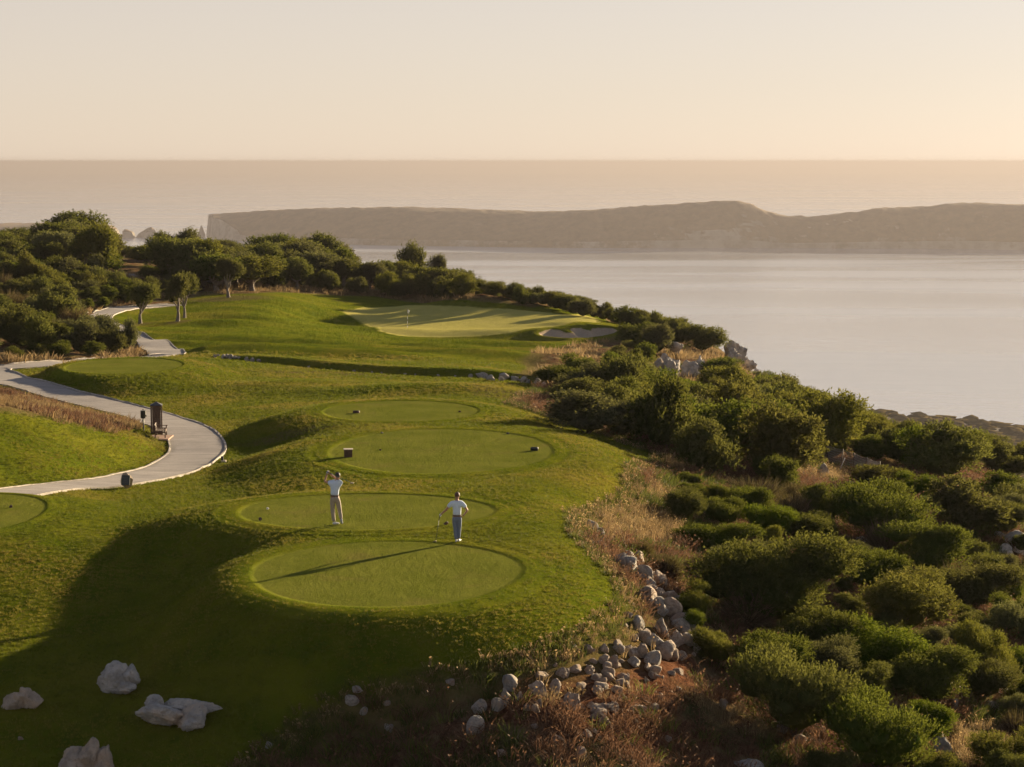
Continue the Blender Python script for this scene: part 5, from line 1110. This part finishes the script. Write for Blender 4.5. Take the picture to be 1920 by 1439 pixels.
shirt = ({'hem': ((-.02, 0, 1.05), (.165, .125)), 'w': ((-.02, 0, 1.15), (.155, .12)), 'c': ((0, 0, 1.38), (.178, .128)), 'u': ((.02, .01, 1.53), (.15, .108)), 'n': ((.065, .02, 1.615), (.075, .07)), 'ls': ((-.165, .02, 1.52), .092), 'll': ((-.275, .055, 1.54), .074), 'rs': ((.195, .03, 1.55), .092), 'rl': ((.12, .14, 1.60), .076)},
         [('hem', 'w'), ('w', 'c'), ('c', 'u'), ('u', 'n'), ('u', 'ls'), ('ls', 'll'), ('u', 'rs'), ('rs', 'rl')])
trous = ({'t': ((-.02, 0, 1.06), (.165, .125)), 'p': ((-.01, 0, .97), (.172, .135)), 'lh': ((-.10, 0, .88), .112), 'lk': ((-.10, .03, .52), .084), 'lm': ((-.075, .01, .28), .076), 'la': ((-.05, 0, .10), .070), 'rh': ((.09, 0, .88), .112), 'rk': ((.15, .08, .48), .084), 'rm': ((.185, .02, .33), .074), 'ra': ((.21, -.04, .20), .064)},
         [('t', 'p'), ('p', 'lh'), ('lh', 'lk'), ('lk', 'lm'), ('lm', 'la'), ('p', 'rh'), ('rh', 'rk'), ('rk', 'rm'), ('rm', 'ra')])
shoes = [({'a': ((-.11, -.02, .045), (.042, .045)), 'b': ((-.03, 0, .055), (.048, .055)), 'c': ((.08, .03, .040), (.046, .038)), 'd': ((.14, .05, .032), (.036, .028))}, M_SHOE),
         ({'a': ((.225, -.10, .235), (.042, .040)), 'b': ((.225, -.08, .15), (.050, .042)), 'c': ((.232, -.045, .07), (.046, .038)), 'd': ((.238, .0, .032), (.038, .028))}, M_SOLE)]
gd = unit(np.array([.86, -.42, -.30])); gs = np.cross(gd, [0, 0, 1.])
build_person(pA, B, E, (.095, .03, 1.785), (-.35, .93, 0), [((-.285, .125, 1.875), (.3, .2, .75), gd, (.3, -.8, .1)), ((-.255, .14, 1.865), (.2, .2, .75), gd, (.3, -.8, .1))], shirt, trous, shoes, M_HAIRD, M_BEIGE, 'golfer in white polo and beige trousers finishing a swing with arms raised', ((-.02, 0, 1.06), .158, .122), gloves=(0,))
C1 = thing('golf_club', pA + np.array([-.29, .10, 1.90]), 'golf driver swung over the shoulder of the golfer in beige trousers', 'golf club')
tube_obj('grip', C1, [(*(gd * s_), .014) for s_ in (-.05, .1, .24)], M_BLACK); tube_obj('shaft', C1, [(*(gd * s_), .0085) for s_ in (.24, .65, 1.02)], M_STEEL, 8)
v, f = rock_np(5, 3, 1, .0); hv = ICO[3][0] * np.array([.062, .050, .036]); link('head', mesh_np('head', hv + gd * 1.05 + np.array([.02, 0, -.02]), ICO[3][1], True, None, [M_CLUB]), C1); tube_obj('hosel', C1, [(*(gd * s_), .011) for s_ in (.98, 1.03)], M_CLUB, 8)
# standing golfer, hand on hip, leaning on a club
pB = hit(857, 1018)
B = {'pel': ((0, 0, .88), (.125, .10)), 'wai': ((0, 0, 1.0), (.115, .085)), 'che': ((0, 0, 1.22), (.14, .10)), 'uch': ((0, 0, 1.36), (.12, .085)), 'nek': ((.005, .01, 1.47), .053), 'jaw': ((.008, .03, 1.545), (.068, .076)), 'hed': ((.008, .025, 1.63), (.082, .094)), 'top': ((.008, .02, 1.69), (.064, .074)),
     'ls': ((-.18, 0, 1.36), .064), 'le': ((-.40, .03, 1.09), .043), 'lw': ((-.535, .06, .975), .031), 'lh': ((-.568, .07, .935), (.034, .030)), 'rs': ((.18, 0, 1.36), .064), 're': ((.365, -.06, 1.11), .043), 'rw': ((.235, -.02, .945), .031), 'rh': ((.195, -.005, .91), (.036, .028)),
     'lhip': ((-.085, 0, .82), .086), 'lk': ((-.055, .02, .46), .056), 'la': ((-.025, 0, .09), .041), 'rhip': ((.085, 0, .82), .086), 'rk': ((.07, .04, .46), .056), 'ra': ((.05, .07, .10), .041)}
shirt = ({'hem': ((0, 0, .92), (.158, .12)), 'w': ((0, 0, 1.02), (.148, .112)), 'c': ((0, 0, 1.22), (.172, .124)), 'u': ((0, 0, 1.37), (.145, .105)), 'n': ((.004, .008, 1.455), (.072, .068)), 'ls': ((-.185, 0, 1.355), .088), 'll': ((-.315, .02, 1.20), .072), 'rs': ((.185, 0, 1.355), .088), 'rl': ((.30, -.035, 1.20), .072)},
         [('hem', 'w'), ('w', 'c'), ('c', 'u'), ('u', 'n'), ('u', 'ls'), ('ls', 'll'), ('u', 'rs'), ('rs', 'rl')])
trous = ({'t': ((0, 0, .93), (.160, .122)), 'p': ((0, 0, .85), (.165, .13)), 'lh': ((-.08, 0, .77), .106), 'lk': ((-.055, .02, .46), .078), 'lm': ((-.04, .01, .25), .068), 'la': ((-.025, 0, .09), .060), 'rh': ((.08, 0, .77), .106), 'rk': ((.07, .04, .46), .078), 'rm': ((.06, .055, .25), .068), 'ra': ((.05, .07, .10), .060)},
         [('t', 'p'), ('p', 'lh'), ('lh', 'lk'), ('lk', 'lm'), ('lm', 'la'), ('p', 'rh'), ('rh', 'rk'), ('rk', 'rm'), ('rm', 'ra')])
shoes = [({'a': ((-.025, -.06, .045), (.042, .045)), 'b': ((-.025, .02, .055), (.046, .052)), 'c': ((-.03, .12, .040), (.044, .036)), 'd': ((-.035, .19, .032), (.034, .026))}, M_SHOE),
         ({'a': ((.05, .01, .045), (.042, .045)), 'b': ((.06, .09, .055), (.046, .052)), 'c': ((.10, .18, .040), (.044, .036)), 'd': ((.125, .235, .032), (.034, .026))}, M_SHOE)]
build_person(pB, B, E, (.008, .025, 1.625), (.05, 1, 0), [((-.572, .072, .93), (-.25, .1, -.80), (.2, .9, 0), (.4, .5, .1)), ((.19, -.005, .905), (-.75, -.2, -.35), (0, .1, .9), (.1, .6, 0))], shirt, trous, shoes, M_HAIRB, M_GREY, 'golfer in white polo and blue-grey trousers standing with one hand on hip', ((0, 0, .93), .153, .118), gloves=(0,))
gz = surf(pB[0] - .74, pB[1] + .05) - pB[2]; C2 = thing('golf_club', pB + np.array([-.74, .05, gz]), 'golf club stood upright under the hand of the golfer in grey trousers', 'golf club')
hd = np.array([.155, .02, .99 - gz]); tube_obj('grip', C2, [(*(hd * s_), .014) for s_ in (.74, .9, 1.0)], M_BLACK); tube_obj('shaft', C2, [(*(hd * s_), .0085) for s_ in (.04, .4, .74)], M_BLACK, 8); tube_obj('hosel', C2, [(*(hd * s_), .012) for s_ in (.0, .06)], M_CLUB, 8)
box('head', C2, (-.03, 0, .022), (.11, .035, .042), M_CLUB, (0, 0, R(15)), .012)
